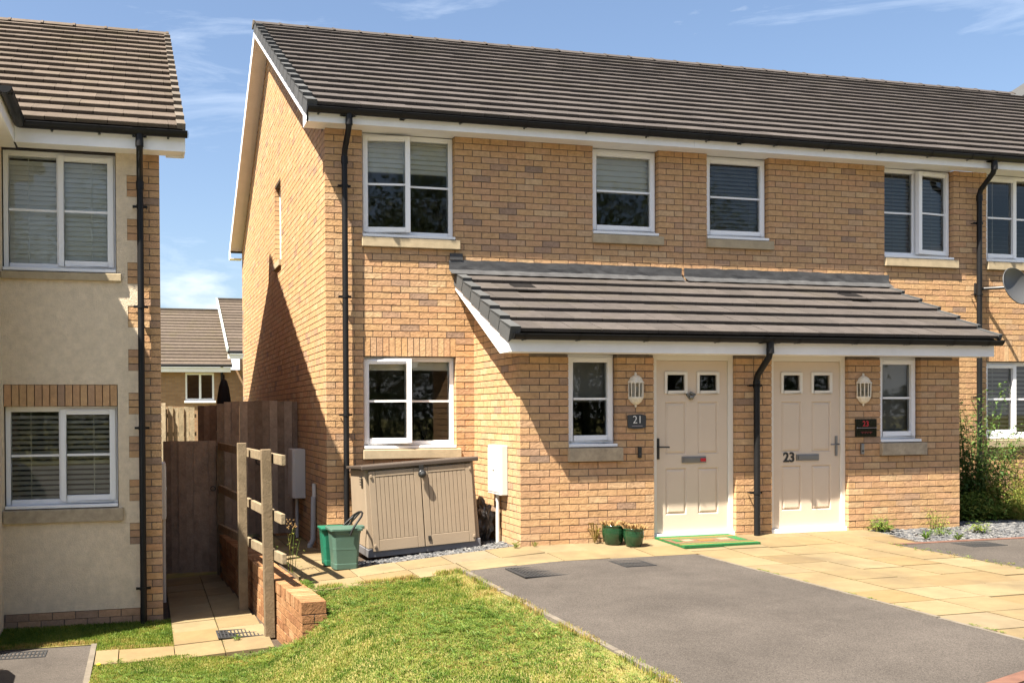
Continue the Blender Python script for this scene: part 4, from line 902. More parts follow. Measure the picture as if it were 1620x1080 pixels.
for cx_, cy_ in [(random.uniform(-2.3, .8), random.uniform(-6.3, -2.4)) for _ in range(130)]:
    if not lawn_in(cx_, cy_): continue
    tt = random.uniform(.05, .55); hh_ = random.uniform(.025, .055)
    for _ in range(70):
        x, y = cx_+random.gauss(0, .035), cy_+random.gauss(0, .035)
        if lawn_in(x, y): P_.append((x, y, lawn_z(x, y)-.004)); T_.append(min(1, max(0, tt+random.gauss(0, .1)))); Hh.append(hh_*random.uniform(.6, 1.1))
P_, T_, Hh = np.array(P_), np.array(T_), np.array(Hh)
blades('grass', P_, Hh, np.random.default_rng(1).uniform(.003, .0065, len(P_)), T_, grassm)
def rosettes(name, spots, m, parent=None, **kw):
    """flat rosettes of broad leaves: (x, y, z, radius, leaves, lift, tint)"""
    V_ = []; F_ = []; T2 = []
    for x, y, z, r, n, lift, tn in spots:
        a0 = random.uniform(0, 6)
        for k in range(n):
            a = a0+2.4*k+random.uniform(-.3, .3); l = r*random.uniform(.6, 1.1); w = l*random.uniform(.055, .10); up = lift*random.uniform(.5, 1.3)
            d = np.array((math.cos(a), math.sin(a), 0)); s_ = np.array((-d[1], d[0], 0)); o = np.array((x, y, z)); k0 = len(V_)
            V_ += [o, o+d*l*.5+s_*w+np.array((0, 0, l*up*.75)), o+d*l*.55+np.array((0, 0, l*up*.66)), o+d*l*.5-s_*w+np.array((0, 0, l*up*.75)), o+d*l+np.array((0, 0, l*up*.72))]
            F_ += [(k0, k0+1, k0+2), (k0, k0+2, k0+3), (k0+1, k0+4, k0+2), (k0+2, k0+4, k0+3)]; t = min(1, max(0, tn+random.gauss(0, .12))); T2 += [t]*4
    return meshfast(name, np.array(V_), np.array(F_), T2, m, parent=parent, **kw)
sp = []
while len(sp) < 3600:
    x = random.uniform(-2.4, .8); y = random.uniform(-6.5, -1.9)
    if lawn_in(x, y) and (math.sin(3.1*x+1.3*y)+math.sin(2.3*y-1.7*x) > random.uniform(-.8, 1.6)): sp.append((x, y, lawn_z(x, y)+.018, random.uniform(.022, .06), random.randint(4, 8), random.uniform(.25, .8), random.uniform(0, .6)))
for _ in range(90):
    x = random.uniform(XW, -1.85); y = random.uniform(-1.3, -.75); sp.append((x, y, strip_z(x, y)+.01, random.uniform(.03, .06), 6, .5, .3))
rosettes('lawn_weeds', sp, weedm, kind='stuff')
# moss and small weeds in the joints of the paving
sp = []
for _ in range(260):
    y = random.uniform(-6.2, -2.5)
    if math.sin(y*5)+math.sin(y*11+1) > .2: sp.append((3.39+random.uniform(-.012, .02), y, zs(3.39, y)+.002, random.uniform(.012, .03), 6, .5, random.uniform(.2, .6)))
for _ in range(120): x = random.uniform(5.55, 5.75); y = random.uniform(-5, -2.3); sp.append((x, y, zs(x, y)+.002, random.uniform(.012, .04), 6, .7, random.uniform(.3, .9)))
for _ in range(70): x = 3.385+.455*random.randint(1, 4)+random.uniform(-.01, .01); y = random.uniform(-4, -1.6); sp.append((x, y, zs(x, y), random.uniform(.008, .022), 5, .3, random.uniform(.4, 1)))
for _ in range(60): x = random.uniform(-.4, 2.6); y = random.choice((-2.29, -1.86))+random.uniform(-.02, .02); sp.append((x, y, zs(x, y), random.uniform(.008, .025), 5, .4, random.uniform(.4, 1)))
for _ in range(60): x = random.choice((-1.79, -1.345))+random.uniform(-.015, .015); y = random.uniform(-2.15, -.4); sp.append((x, y, za(x, y), random.uniform(.008, .02), 5, .4, random.uniform(.3, .9)))
rosettes('joint_moss', sp, weedm, kind='stuff')

# ------------------------------------------------------------------ drain gratings
def grating(x0, x1, y0, y1, zf, label, n=9, rot=0):
    g = thing('drain_grating', label, 'grating', ((x0+x1)/2, (y0+y1)/2, zf((x0+x1)/2, (y0+y1)/2)), 'gratings let into the ground')
    z = g.location.z+.006; b = B(); w = .016
    b.box(x0, x1, y0, y0+w, z-.01, z, .5); b.box(x0, x1, y1-w, y1, z-.01, z, .5); b.box(x0, x0+w, y0+w, y1-w, z-.01, z, .5); b.box(x1-w, x1, y0+w, y1-w, z-.01, z, .5); b.build('frame', grate, g)
    m_ = int((x1-x0)/.033); b = B()
    for i in range(1, m_): xx = x0+(x1-x0)*i/m_; b.box(xx-.006, xx+.006, y0+w, y1-w, z-.009, z-.001, .5)
    b.build('bars', grate, g)
    b = B().box(x0+w, x1-w, (y0+y1)/2-.008, (y0+y1)/2+.008, z-.0085, z+.0005, .5); b.build('crossbar', grate, g)
    B().box(x0+.002, x1-.002, y0+.002, y1-.002, z-.0145, z-.0105, .5).build('pan', blackm, g)
grating(1.25, 1.72, -2.92, -2.42, zs, 'wide black grating at the left end of the grey tarmac drive'); grating(2.32, 2.64, -2.78, -2.42, zs, 'smaller grating in the tarmac near the two green pots')
grating(-1.38, -.89, -1.73, -1.40, za, 'black grating in the yellow alley slabs at the foot of the nearest timber post'); grating(6.28, 6.72, -2.80, -2.50, zs, 'dark square grating in the tarmac before the shrub at the right'); grating(-3.35, -2.93, -1.75, -1.50, lambda x, y: -.75, 'grating at the left edge of the picture beside the rendered house')

# ------------------------------------------------------------------ retaining wall, gates and fences
WA = .066; FX, FY = -.76, -2.9
fxw = lambda y: FX-WA*(y-FY)
rw = thing('retaining_wall', 'low red-brown brick retaining wall with brick-on-edge coping beside the alley', 'wall', (FX, FY, -.9), rot=(0, 0, WA))
RB = Pieces('brick', 'brickwork', 'old brick'); Wm = Matrix.Translation((FX, FY, -.9)) @ Matrix.Rotation(WA, 4, 'Z')
mo_old = MB['old brick'][0]
def wbrick(name, u0, u1, v0, v1, z0, z1):
    d = (round(u1-u0, 3), round(v1-v0, 3), round(z1-z0, 3)); o = bpy.data.objects.new(name, boxmesh(d, mo_old)); o.location = ((u0+u1)/2+random.uniform(-.003, .003), (v0+v1)/2, (z0+z1)/2+.9); o.rotation_euler.z = random.uniform(-.012, .012); t = random.random(); o.color = (t, t, t, 1); link(o, rw)
LW = 4.9; ct = -.16
for i in range(int(LW/.075)): wbrick('coping_brick', -.004, .211, i*.075+.005, i*.075+.07, ct-.1025+random.uniform(-.002, .002), ct)
for k in range(7):
    zt = ct-.1125-.075*k; odd = k % 2; v = 0
    if odd: wbrick('brick', 0, .215, 0, .1025, zt-.065, zt); v = .1125
    else: wbrick('brick', .1125, .215, 0, .215, zt-.065, zt)
    while v < LW-.2: wbrick('brick', 0, .1025, v, v+.215, zt-.065, zt); v += .225
b = B(); b.box(.006, .209, .008, LW, 0, .9+ct-.106, .5); b.box(.0, .205, .008, LW, .9+ct-.098, .9+ct-.006, .5); b.build('mortar', mortar, rw, local=True)
def wood(name, par, x0, x1, y0, y1, z0, z1, mk, M=None, bev=None, lean=(0, 0), label=None):
    me = boxmesh((round(x1-x0, 3), round(y1-y0, 3), round(z1-z0, 3)), MB[mk][0]); o = bpy.data.objects.new(name, me)
    o.location = Vector(((x0+x1)/2, (y0+y1)/2, (z0+z1)/2))-rootloc(par); o.rotation_euler = (lean[0], lean[1], random.uniform(-.01, .01)); t = random.random(); o.color = (t, t, t, 1); return link(o, par, label)
rf = thing('post_and_rail_fence', 'weathered grey timber fence of two posts and three rails above the alley', 'fence', (-.9, -1.2, -.66))
def post(par, x, y, z0, z1, w=.096, mk='weathered timber', lean=(0, 0), name='post'):
    b = B(); b.prism([(x-w/2, y-w/2), (x+w/2, y-w/2), (x+w/2, y+w/2), (x-w/2, y+w/2)], z0, z1, 'z'); t = random.random()
    o = b.build(name, MB[mk][0], par, bevel=.006); o.color = (t, t, t, 1)
    if lean != (0, 0):
        c = Vector((x, y, z0))-rootloc(par); o.data.transform(Matrix.Translation(c) @ Matrix.Rotation(lean[1], 4, 'Y') @ Matrix.Rotation(lean[0], 4, 'X') @ Matrix.Translation(-c))
    return o
post(rf, -.893, -1.75, -.70, 1.10, lean=(.01, -.016)); post(rf, -1.02, -.5, -.70, 1.125, lean=(0, -.003))
for za_, zb_, y0 in ((1.055, 1.06, -2.17), (.51, .50, -2.12), (.15, -.02, -2.18)):
    b = B(); n = 1; xa, xb, y1 = -.808, -1.075, 1.98
    A = Vector((xa, y0, za_-.045)); C = Vector((xb, y1, zb_-.045)); d = (C-A).normalized(); s_ = d.cross(Vector((0, 0, 1))).normalized()*.021; u_ = s_.cross(d).normalized()*.047
    vs = [P+a*s_+c*u_ for P in (A, C) for a, c in ((-1, -1), (1, -1), (1, 1), (-1, 1))]
    b.add(vs, [(0, 3, 2, 1), (4, 5, 6, 7), (0, 1, 5, 4), (1, 2, 6, 5), (2, 3, 7, 6), (3, 0, 4, 7)], .5); o = b.build('rail', MB['weathered timber'][0], rf, bevel=.004); t = random.random(); o.color = (t, t, t, 1)
def boards(par, x0, x1, y, z0, z1, n, mk, zt=None, name='board', gap=-.0015):
    w = (x1-x0)/n
    for i in range(n): a = x0+i*w; j = (i % 2)*.014+random.uniform(0, .004); wood(name, par, a+gap, a+w-gap, y+j, y+j+.018, z0, (z1 if not zt else z1+(zt-z1)*(i+.5)/n)+random.uniform(-.006, .004), mk)
g1 = thing('garden_gate', 'tall dark boarded gate across the sunken alley beside the rendered house', 'gate', (-1.45, 2.05, -.68))
boards(g1, -1.80, -1.115, 2.05, -.66, 1.085, 7, 'dark timber')
for z in (-.45, .2, .9): wood('ledge', g1, -1.78, -1.13, 2.07, 2.10, z, z+.09, 'dark timber')
b = B(); b.tube([(-1.15, 2.045, .42+.03*math.sin(a)) if 0 else (-1.16+.03*math.cos(a), 2.035, .45+.03*math.sin(a)) for a in np.linspace(0, 6.28, 13)], .005, 6); b.build('latch_ring', blackm, g1)
g2 = thing('garden_gate', 'upper boarded gate with a ring handle against the gable wall', 'gate', (-.4, 2.12, -.21))
boards(g2, -.79, -.085, 2.12, -.19, 1.612, 7, 'dark timber'); wood('frame_post', g2, -.08, -.012, 2.10, 2.16, -.21, 1.60, 'dark timber')
for z in (.0, 1.35): wood('ledge', g2, -.78, -.085, 2.14, 2.17, z, z+.09, 'dark timber')
b = B(); b.tube([(-.53+.05*math.cos(a), 2.11, .80+.05*math.sin(a)) for a in np.linspace(0, 6.28, 15)], .007, 6); b.build('ring_handle', blackm, g2)
fp = thing('fence_panel', 'narrow timber panel and post between the lower gate and the upper gate', 'fence', (-.95, 2.1, -.6))
boards(fp, -1.10, -.80, 2.09, -.25, 1.575, 3, 'dark timber', zt=1.615)
o = wood('post', fp, -1.112, -1.02, 1.99, 2.085, -.75, 1.02, 'weathered timber'); o.color = (0, 0, 0, 1)
pf = thing('picket_fence', 'pale grey paling fence seen above the dark alley gate', 'fence', (-1.4, 11, -.4))
for i in range(7): x = -1.76+i*.118; wood('paling', pf, x, x+.108, 11.0+(i % 2)*.03, 11.02+(i % 2)*.03, -.4, 1.60+random.uniform(-.03, .03), 'pale timber')
for z in (.95, 1.36): wood('rail', pf, -1.8, -.90, 11.06, 11.10, z, z+.09, 'pale timber')
post(pf, -1.62, 10.95, -.4, 1.68, .10, 'pale timber')
df = thing('fence_panel', 'dark brown board panel behind the alley gate, right of the pale palings', 'fence', (-.85, 7.6, -.4))
boards(df, -1.05, -.5, 7.6, -.4, 1.60, 5, 'dark timber')
um = thing('parasol', 'closed black garden parasol standing behind the fence', 'parasol', (-.69, 6, -.4))
b = B(); prof = [(.135, 1.15), (.13, 1.45), (.115, 1.70), (.085, 1.9), (.05, 2.02), (.0, 2.05)]; b.lathe([(r, z+.0) for r, z in prof], (-.69, 6, 0), 18)
for i in range(len(b.v)): x, y, z = b.v[i]; a = math.atan2(y-6, x+.69); k = 1+.14*math.sin(a*6); b.v[i] = (-.69+(x+.69)*k, 6+(y-6)*k, z)
b.build('canopy', parasolm, um); B().tube([(-.69, 6, -.4), (-.69, 6, 2.12)], .018, 8).build('pole', blackm, um)

# ------------------------------------------------------------------ storage box, bins, pots, wall fittings
sb = thing('storage_box', 'beige plastic storage box with two ribbed doors, leaning under the ground floor window', 'storage box', (.885, -.62, -.062), rot=(0, R(-3.5), 0))
def sbuild(b, n, m, par=None, bev=0): return b.build(n, m, par or sb, local=True, bevel=bev)
hw, fd, bd = .625, -.375, .36      # half width, front and back in local y
b = B(); b.box(-hw-.012, hw+.012, fd-.012, bd, 0, .09, .5); sbuild(b, 'base', shedgrey, bev=.008)
b = B()
pr = [(-hw-.006, fd-.0), (hw+.006, fd-.0), (hw+.006, bd), (-hw-.006, bd)]; n0 = len(pr); top = [(-hw+.012, fd+.012), (hw-.012, fd+.012), (hw-.012, bd), (-hw+.012, bd)]
ht = [.94, .94, .905, .905]
b.add([(x, y, .09) for x, y in pr]+[(x, y, h) for (x, y), h in zip(top, ht)], [(0, 3, 2, 1), (4, 5, 6, 7), (0, 1, 5, 4), (1, 2, 6, 5), (2, 3, 7, 6), (3, 0, 4, 7)], .5); body = sbuild(b, 'body', shedm, bev=.012)
for s_ in (-1, 1):
    b = B()
    for i in range(4): z = .85-.028*i; b.box(s_*(hw+.004)-.006, s_*(hw+.004)+.006, fd+.08, fd+.18+.02*i*0, z, z+.010, .5)
    sbuild(b, 'vent_slots', blackm, body)
b = B(); b.prism([(fd-.045, .935), (fd-.045, .978), (fd-.03, .985), (bd+.02, .942), (bd+.02, .91), (fd, .945)], -hw-.03, hw+.03, 'x'); sbuild(b, 'lid', shedlid, bev=.008)
for s_, (xa, xb) in ((-1, (-hw+.05, -.006)), (1, (.006, hw-.05))):
    zb0, zt0 = .065, .915; y0 = fd-.016; b = B(); b.box(xa, xb, y0, fd+.02, zb0, zt0, .5); dr = sbuild(b, 'door', shedm if False else groove)
    def rib(a, c, e, f, nm='rib'): return B().box(a, c, y0-.008, y0-.0005, e, f, .5)
    st = .07; w_ = xb-xa; b = B()
    for a, c, e, f in ((xa, xa+st, zb0, zt0), (xb-st, xb, zb0, zt0), (xa+st+.003, xb-st-.003, zt0-.06, zt0), (xa+st+.003, xb-st-.003, zb0, zb0+.12)): b.box(a, c, y0-.012, y0-.0005, e, f, .5)
    sbuild(b, 'door_frame', shedm, dr, .003)
    n = 9; rw_ = (w_-2*st-.006)/n
    for i in range(n): sbuild(B().box(xa+st+.003+i*rw_+.0025, xa+st+.003+(i+1)*rw_-.0025, y0-.009, y0-.0005, zb0+.124, zt0-.064, .5), 'rib', shedm, dr, .002)
    hx = xa+.02 if s_ < 0 else xb-.02
    for z in (.85, .11): sbuild(B().box(hx-.012, hx+.012, y0-.026, y0-.013, z, z+.03, .5), 'hinge', shedm, dr, .003)
    if s_ > 0: sbuild(B().box(xa+.03, xa+.058, y0-.022, y0-.013, zb0+.06, zb0+.11, .5), 'catch', blackm, dr)
lk = B(); y0 = fd-.05; lk.box(-.022, .022, y0-.012, y0+.02, .875, .945, .5)
for i in range(20): pass
lk.v += []; c0 = (0, y0-.028, .85)
lk.lathe([(0, -.014), (.036, -.014), (.044, -.006), (.044, .010), (.03, .02), (0, .02)], c0, 20, axis='y'); sbuild(lk, 'padlock', blackm)
sbuild(B().lathe([(0, -.017), (.022, -.017), (.024, -.0145)], c0, 14, axis='y'), 'padlock_disc', slate)
def tapered(name, label, cat, x, y, z, w, d, h, m, tp=.82, rim=.022, lidm=None, rot=0, group=None):
    t = thing(name, label, cat, (x, y, z), group, (0, 0, rot)); b = B(); vs = []
    def ring_(s, zz, rr): return [((a*w/2-math.copysign(rr*.3, a))*s if 0 else a*w/2*s, c*d/2*s, zz) for a, c in ((-1, -.7), (-.8, -1), (.8, -1), (1, -.7), (1, .7), (.8, 1), (-.8, 1), (-1, .7))]
    R_ = [ring_(tp, 0, 0), ring_(tp+.02, h*.14, 0), ring_(tp+.005, h*.15, 0), ring_(.97, h*.92, 0), ring_(1.0, h*.93, 0), ring_(1.02, h, 0), ring_(.93, h, 0), ring_(.90, h*.5, 0)]
    for r_ in R_: vs += r_
    fs = [tuple(range(7, -1, -1))]+[(i*8+k, i*8+(k+1) % 8, i*8+8+(k+1) % 8, i*8+8+k) for i in range(len(R_)-1) for k in range(8)]+[tuple(56+k for k in range(8))]
    b.add(vs, fs, .5); b.build('body', m, t, local=True, bevel=.004); return t
c1 = tapered('food_caddy', 'pale green lidded caddy with black handles beside the storage box', 'bin', -.075, -1.33, -.136, .305, .29, .39, bing)
b = B(); b.prism([(-.155, -.155), (.155, -.155), (.17, -.12), (.17, .15), (-.17, .15), (-.17, -.12)], .388, .415, 'z'); b.prism([(.11, -.06), (.205, -.05), (.205, .05), (.11, .06)], .395, .428, 'z'); b.build('lid', bing, c1, local=True, bevel=.006)
def handle(pts, par, r=.011): return B().tube(pts, r, 8).build('handle', blackp, par, local=True)
arc = lambda x0, z0, x1, z1, n=12: None
handle([(.03, -.165, .35), (.05, -.165, .40), (.10, -.15, .47), (.155, -.12, .53), (.175, -.08, .56), (.17, -.05, .57), (.15, -.02, .565), (.12, .02, .54), (.10, .06, .49), (.09, .1, .43)], c1)
c2 = tapered('recycling_box', 'dark green box mostly hidden behind the pale green caddy', 'bin', -.13, -1.02, -.142, .27, .24, .37, bind)
b = B(); b.prism([(-.145, -.13), (.145, -.13), (.145, .13), (-.145, .13)], .37, .395, 'z'); b.build('lid', bind, c2, local=True, bevel=.006)
handle([(.12, -.10, .38), (.15, -.10, .42), (.20, -.09, .47), (.25, -.08, .52), (.27, -.05, .53), (.265, 0, .53), (.23, .04, .50), (.17, .06, .44), (.13, .08, .385)], c2, .012); handle([(.05, -.13, .385), (.10, -.13, .43), (.17, -.13, .49), (.22, -.12, .53)], c2, .010)
cr_ = thing('plastic_sheet', 'crumpled grey plastic sheet stuffed between the storage box and the brick porch', 'plastic sheet', (1.68, -.55, -.02))
bm = bmesh.new(); bmesh.ops.create_icosphere(bm, subdivisions=4, radius=1); me = bpy.data.meshes.new('crumpled_sheet')
from mathutils import noise as mnoise
for v in bm.verts:
    n_ = mnoise.noise(v.co*2.3)*.28+mnoise.noise(v.co*5.5)*.18; v.co = Vector((v.co.x*.085, v.co.y*.30, v.co.z*.24+.23))*(1+n_*.0)+v.normal*n_*.22
bm.to_mesh(me); bm.free(); me.materials.append(bagm); link(bpy.data.objects.new('crumpled_sheet', me), cr_)
def pot(x, y, h, r, label, n):
    t = thing('plant_pot', label, 'plant pot', (x, y, zs(x, y)), 'glazed pots by the front door', (0, 0, random.uniform(0, 3)))
    p = [(0, 0), (r*.70, 0), (r*.72, .01), (r*.88, h*.25), (r*.97, h*.5), (r*1.0, h*.68), (r*.985, h*.72), (r*1.0, h*.75), (r*.985, h*.8), (r*.96, h*.93), (r*1.0, h*.95), (r*1.0, h), (r*.92, h), (r*.9, h*.85), (0, h*.85)]
    B().lathe(p, (0, 0, 0), 32).build('vessel', glaze, t, local=True)
    B().lathe([(0, h*.88), (r*.9, h*.88)], (0, 0, 0), 20).build('compost', soil, t, local=True)
    V_ = []; F_ = []
    for _ in range(n):
        a = random.uniform(0, 6.28); q = r*.85*math.sqrt(random.random()); x0, y0 = q*math.cos(a), q*math.sin(a); l = random.uniform(.04, .10); dx, dy = random.gauss(0, .03)+x0*.35, random.gauss(0, .03)+y0*.35; w = random.uniform(.004, .009); c_ = math.cos(a*3)*w, math.sin(a*3)*w; k = len(V_)
        V_ += [(x0-c_[0], y0-c_[1], h*.87), (x0+c_[0], y0+c_[1], h*.87), (x0+dx*.6+c_[0], y0+dy*.6+c_[1], h*.87+l*.7), (x0+dx*.6-c_[0], y0+dy*.6-c_[1], h*.87+l*.7), (x0+dx, y0+dy, h*.87+l)]; F_ += [(k, k+1, k+2, k+3)]; 
    o = meshfast('dry_plant', np.array(V_), np.array(F_), np.random.default_rng(3).uniform(0, 1, len(F_)), drystem, parent=None); o.parent = t
pot(2.80, -1.60, .205, .122, 'larger green glazed pot of dried plants against the brickwork', 260); pot(2.945, -1.77, .19, .108, 'smaller green glazed pot of dried plants standing in front of the larger pot', 300)
mt = thing('doormat', 'green and orange striped coir doormat before the left front door', 'doormat', (3.83, -1.75, .034), rot=(R(2.2), 0, R(1.5)))
cg, co, cbn, cyl = mat('green coir', (.02, .125, .035), 1, var=.3, vscale=60, bump=.6, bscale=300), mat('orange coir', (.22, .11, .03), 1, var=.3, vscale=60, bump=.6, bscale=300), mat('brown coir', (.14, .085, .045), 1, var=.3, vscale=60, bump=.6, bscale=300), mat('pale coir', (.24, .195, .125), 1, var=.3, vscale=60, bump=.6, bscale=300)
b = B().box(-.46, .46, -.29, .29, -.008, .012, .5); b.build('backing', cg, mt, local=True)
bands = [(-.29, -.225, cg), (-.225, -.19, co), (-.19, -.155, cg), (-.155, .11, cbn), (.11, .15, cg), (.15, .20, co), (.20, .29, cg)]
for y0, y1, mm in bands: B().box(-.46, .46, y0+.001, y1-.001, .0125, .019, .5).build('stripe', mm, mt, local=True)
for x0, x1, y0, y1, mm in ((-.30, -.19, -.06, .04, cyl), (.14, .27, -.05, .05, cyl), (-.12, .05, -.07, .02, co), (-.40, -.33, -.05, .06, cg), (.31, .42, -.12, .08, cg)): B().box(x0, x1, y0, y1, .0192, .0225, .5).build('motif', mm, mt, local=True)
def wallbox(label, M, w, h, d, z, pipe=True, m=mbox, zp=0, group='meter boxes on the walls'):
    t = thing('meter_box', label, 'meter box', M.translation, group, M.to_euler()); b = B(); b.prism([(-w/2, 0), (w/2, 0), (w/2, -d*.8), (w/2-.02, -d), (-w/2+.02, -d), (-w/2, -d*.8)], 0, h, 'z'); b.build('box', m, t, local=True, bevel=.008)
    b = B(); b.box(-w/2+.025, w/2-.025, -d-.004, -d+.0005, .03, h-.035, .5); o = b.build('door', m, t, local=True, bevel=.002)
    B().box(-.02, .02, -d-.012, -d-.0045, h*.5, h*.5+.03, .5).build('latch', m, o, local=True)
    B().tube([(0-.0, -d*.5, 0), (0, -d*.5, zp)], .022, 12).build('conduit', m, t, local=True); return t
wx = lambda x, y, z, s: Matrix.Translation((x, y, z)) @ Matrix.Rotation(R(-90 if s < 0 else 90), 4, 'Z')
wallbox('white meter box on the sunlit side wall of the porch', wx(1.798, -.90, .53, -1), .41, .545, .09, .53, zp=-.56)
wallbox('narrow meter box on the gable wall beside the upper gate', wx(-.002, 1.72, .33, -1), .42, .64, .17, .33, zp=-.53)
wallbox('cream meter box on the side of the rendered house', wx(LX+.002, .15, .28, 1), .40, .62, .05, 0, zp=-.95)
vp = thing('vent_pipe', 'grey plastic pipe standing against the gable wall behind the green bins', 'pipe', (-.05, .70, -.21)); B().tube([(-.09, .70, -.21), (-.085, .70, -.17), (-.045, .70, -.10), (-.04, .70, .42)], .034, 12).build('pipe', conduit, vp); B().tube([(-.03, .70, .40), (-.03, .70, .58)], .026, 12).build('sleeve', mbox, vp)
def lantern(x, label):
    t = thing('wall_lantern', label, 'wall light', (x, PY-.002, 1.67), 'half lanterns beside the front doors'); hw_ = .078
    def half(prof, n=6): 
        b = B(); vs = []
        for r, z in prof:
            for k in range(n+1): a = math.pi*k/n; vs.append((r*math.cos(a), -r*math.sin(a)*1.0-.006, z))
        b.add(vs, [(i*(n+1)+k, (i+1)*(n+1)+k, (i+1)*(n+1)+k+1, i*(n+1)+k+1) for i in range(len(prof)-1) for k in range(n)], .5); return b
    half([(.094, .075), (.094, .085), (.082, .095), (.062, .135), (.036, .155), (.014, .165), (.012, .19), (.004, .195)]).build('cap', whitelamp, t, local=True)
    half([(.082, -.075), (.082, -.09), (.06, -.13), (.03, -.155), (.012, -.16), (.012, -.175), (.004, -.19)]).build('base', whitelamp, t, local=True)
    half([(.074, -.075), (.074, .075)]).build('glass', lampglass, t, local=True)
    for k in range(7):
        a = math.pi*k/6; B().tube([(.079*math.cos(a), -.079*math.sin(a)-.006, -.08), (.083*math.cos(a), -.083*math.sin(a)-.006, .08)], .0062, 6).build('bar', whitelamp, t, local=True)
    B().box(-.085, .085, -.008, 0, -.10, .10, .5).build('backplate', whitelamp, t, local=True); B().lathe([(0, -.04), (.022, -.03), (.026, .0), (.014, .03), (0, .035)], (0, -.035, 0), 12).build('bulb', mat('frosted bulb', (.5, .5, .48), .4), t, local=True)
lantern(3.14, 'white half lantern on the brick pier above the slate number plaque'); lantern(6.065, 'white half lantern on the brickwork above the black glass plaque')
p1 = thing('house_plaque', 'rough slate plaque reading 21 in white beside the left door', 'sign', (3.15, PY-.012, 1.33)); pol = [(-.105, -.072), (-.03, -.084), (.06, -.08), (.108, -.066), (.112, .06), (.05, .078), (-.05, .072), (-.11, .066)]
B().prism(pol, -.008, .012, 'y').build('slate', slate, p1, local=True, bevel=.003)
text('21', .118, whitep, p1, 3.155, PY-.022, 1.345, 'numerals', .002, -.0015); text('Garden Road', .028, whitep, p1, 3.15, PY-.022, 1.283, 'street_name', .001) if False else None
B().box(-.062, .066, -.0095, -.0085, -.054, -.046, .5).build('small_print', greyp, p1, local=True)
p2 = thing('house_plaque', 'black glass plaque with red numerals 23 beside the right door', 'sign', (6.098, PY-.012, 1.23)); B().box(-.145, .145, -.006, .006, -.102, .102, .5).build('glass_plate', blackg, p2, local=True, bevel=.002)
text('23', .088, redp, p2, 6.09, PY-.0195, 1.275, 'numerals', .001, .001)
b = B(); b.box(-.125, .125, -.0085, -.0065, -.004, .002, .5); b.build('rule', greyp, p2, local=True)
for q in range(9): B().box(-.075+q*.018, -.065+q*.018, -.0082, -.0065, -.058-.01*(q % 2), -.043, .5).build('small_print', mat('dull red print', (.12, .015, .015), .5) if q == 0 else bpy.data.materials['dull red print'], p2, local=True)
for x in (-.125, .135): B().lathe([(0, -.012), (.008, -.012), (.008, -.006)], (x, 0, 0), 10, axis='y').build('stud', chrome, p2, local=True)
def bell(x, z, w, h, m, label, button):
    t = thing('doorbell', label, 'doorbell', (x, PY-.002, z)); B().box(-w/2, w/2, -.026, 0, -h/2, h/2, .5).build('case', m, t, local=True, bevel=.008); B().lathe([(0, -.030), (.010, -.030), (.012, -.0265)], (0, 0, -h*.18), 12, axis='y').build('button', button, t, local=True)
bell(3.185, .99, .042, .12, blackm, 'small black doorbell under the slate plaque', slate)
bell(6.045, .985, .046, .125, chrome, 'silver doorbell with a black face under the glass plaque', blackm)
sd = thing('satellite_dish', 'grey oval satellite dish on the far right house, cut by the picture edge', 'satellite dish', (9.25, -.02, 3.1))
Dm = Matrix.Translation((9.43, -.42, 3.10)) @ Matrix.Rotation(R(12), 4, 'Z') @ Matrix.Rotation(R(-14), 4, 'X')
b = B(); vs = []; nr, na = 8, 32
for i in range(nr+1):
    for k in range(na): r = i/nr; a = 2*math.pi*k/na; vs.append(Dm @ Vector((.30*r*math.cos(a), .085*(1-r*r), .255*r*math.sin(a))))
b.add(vs, [(i*na+k, i*na+(k+1) % na, (i+1)*na+(k+1) % na, (i+1)*na+k) for i in range(nr) for k in range(na)], .5, True); b.build('reflector', dishm, sd)
b = B(); b.tube([Dm @ Vector((.303*math.cos(a), .0, .258*math.sin(a))) for a in np.linspace(0, 2*math.pi, 33)], .007, 6); b.build('rim', dishm, sd)
b = B(); b.tube([(9.19, -.03, 3.10), (9.25, -.10, 3.1), (9.36, -.20, 3.10), (9.43, -.32, 3.1)], .022, 8); b.box(9.13, 9.23, -.03, -.003, 3.02, 3.18, .5); b.build('wall_bracket', blackm, sd)
b = B(); b.tube([Dm @ Vector((0, .0, -.255)), Dm @ Vector((.04, -.30, -.20))], .011, 8); b.build('feed_arm', dishm, sd); B().lathe([(0, -.06), (.03, -.06), (.035, .02), (0, .03)], Dm @ Vector((.04, -.33, -.18)), 12, axis='y').build('feed_horn', mbox, sd)
gv = thing('outside_taps', 'pale blue-grey pipe fittings on the wall in the corner behind the shrub', 'pipe fitting', (7.62, -.03, .75)); 
for z in (.70, .92): B().lathe([(0, -.07), (.035, -.07), (.05, -.03), (.03, 0)], (8.0-.38+.02, -.01, z), 12, axis='y').build('fitting', conduit, gv)

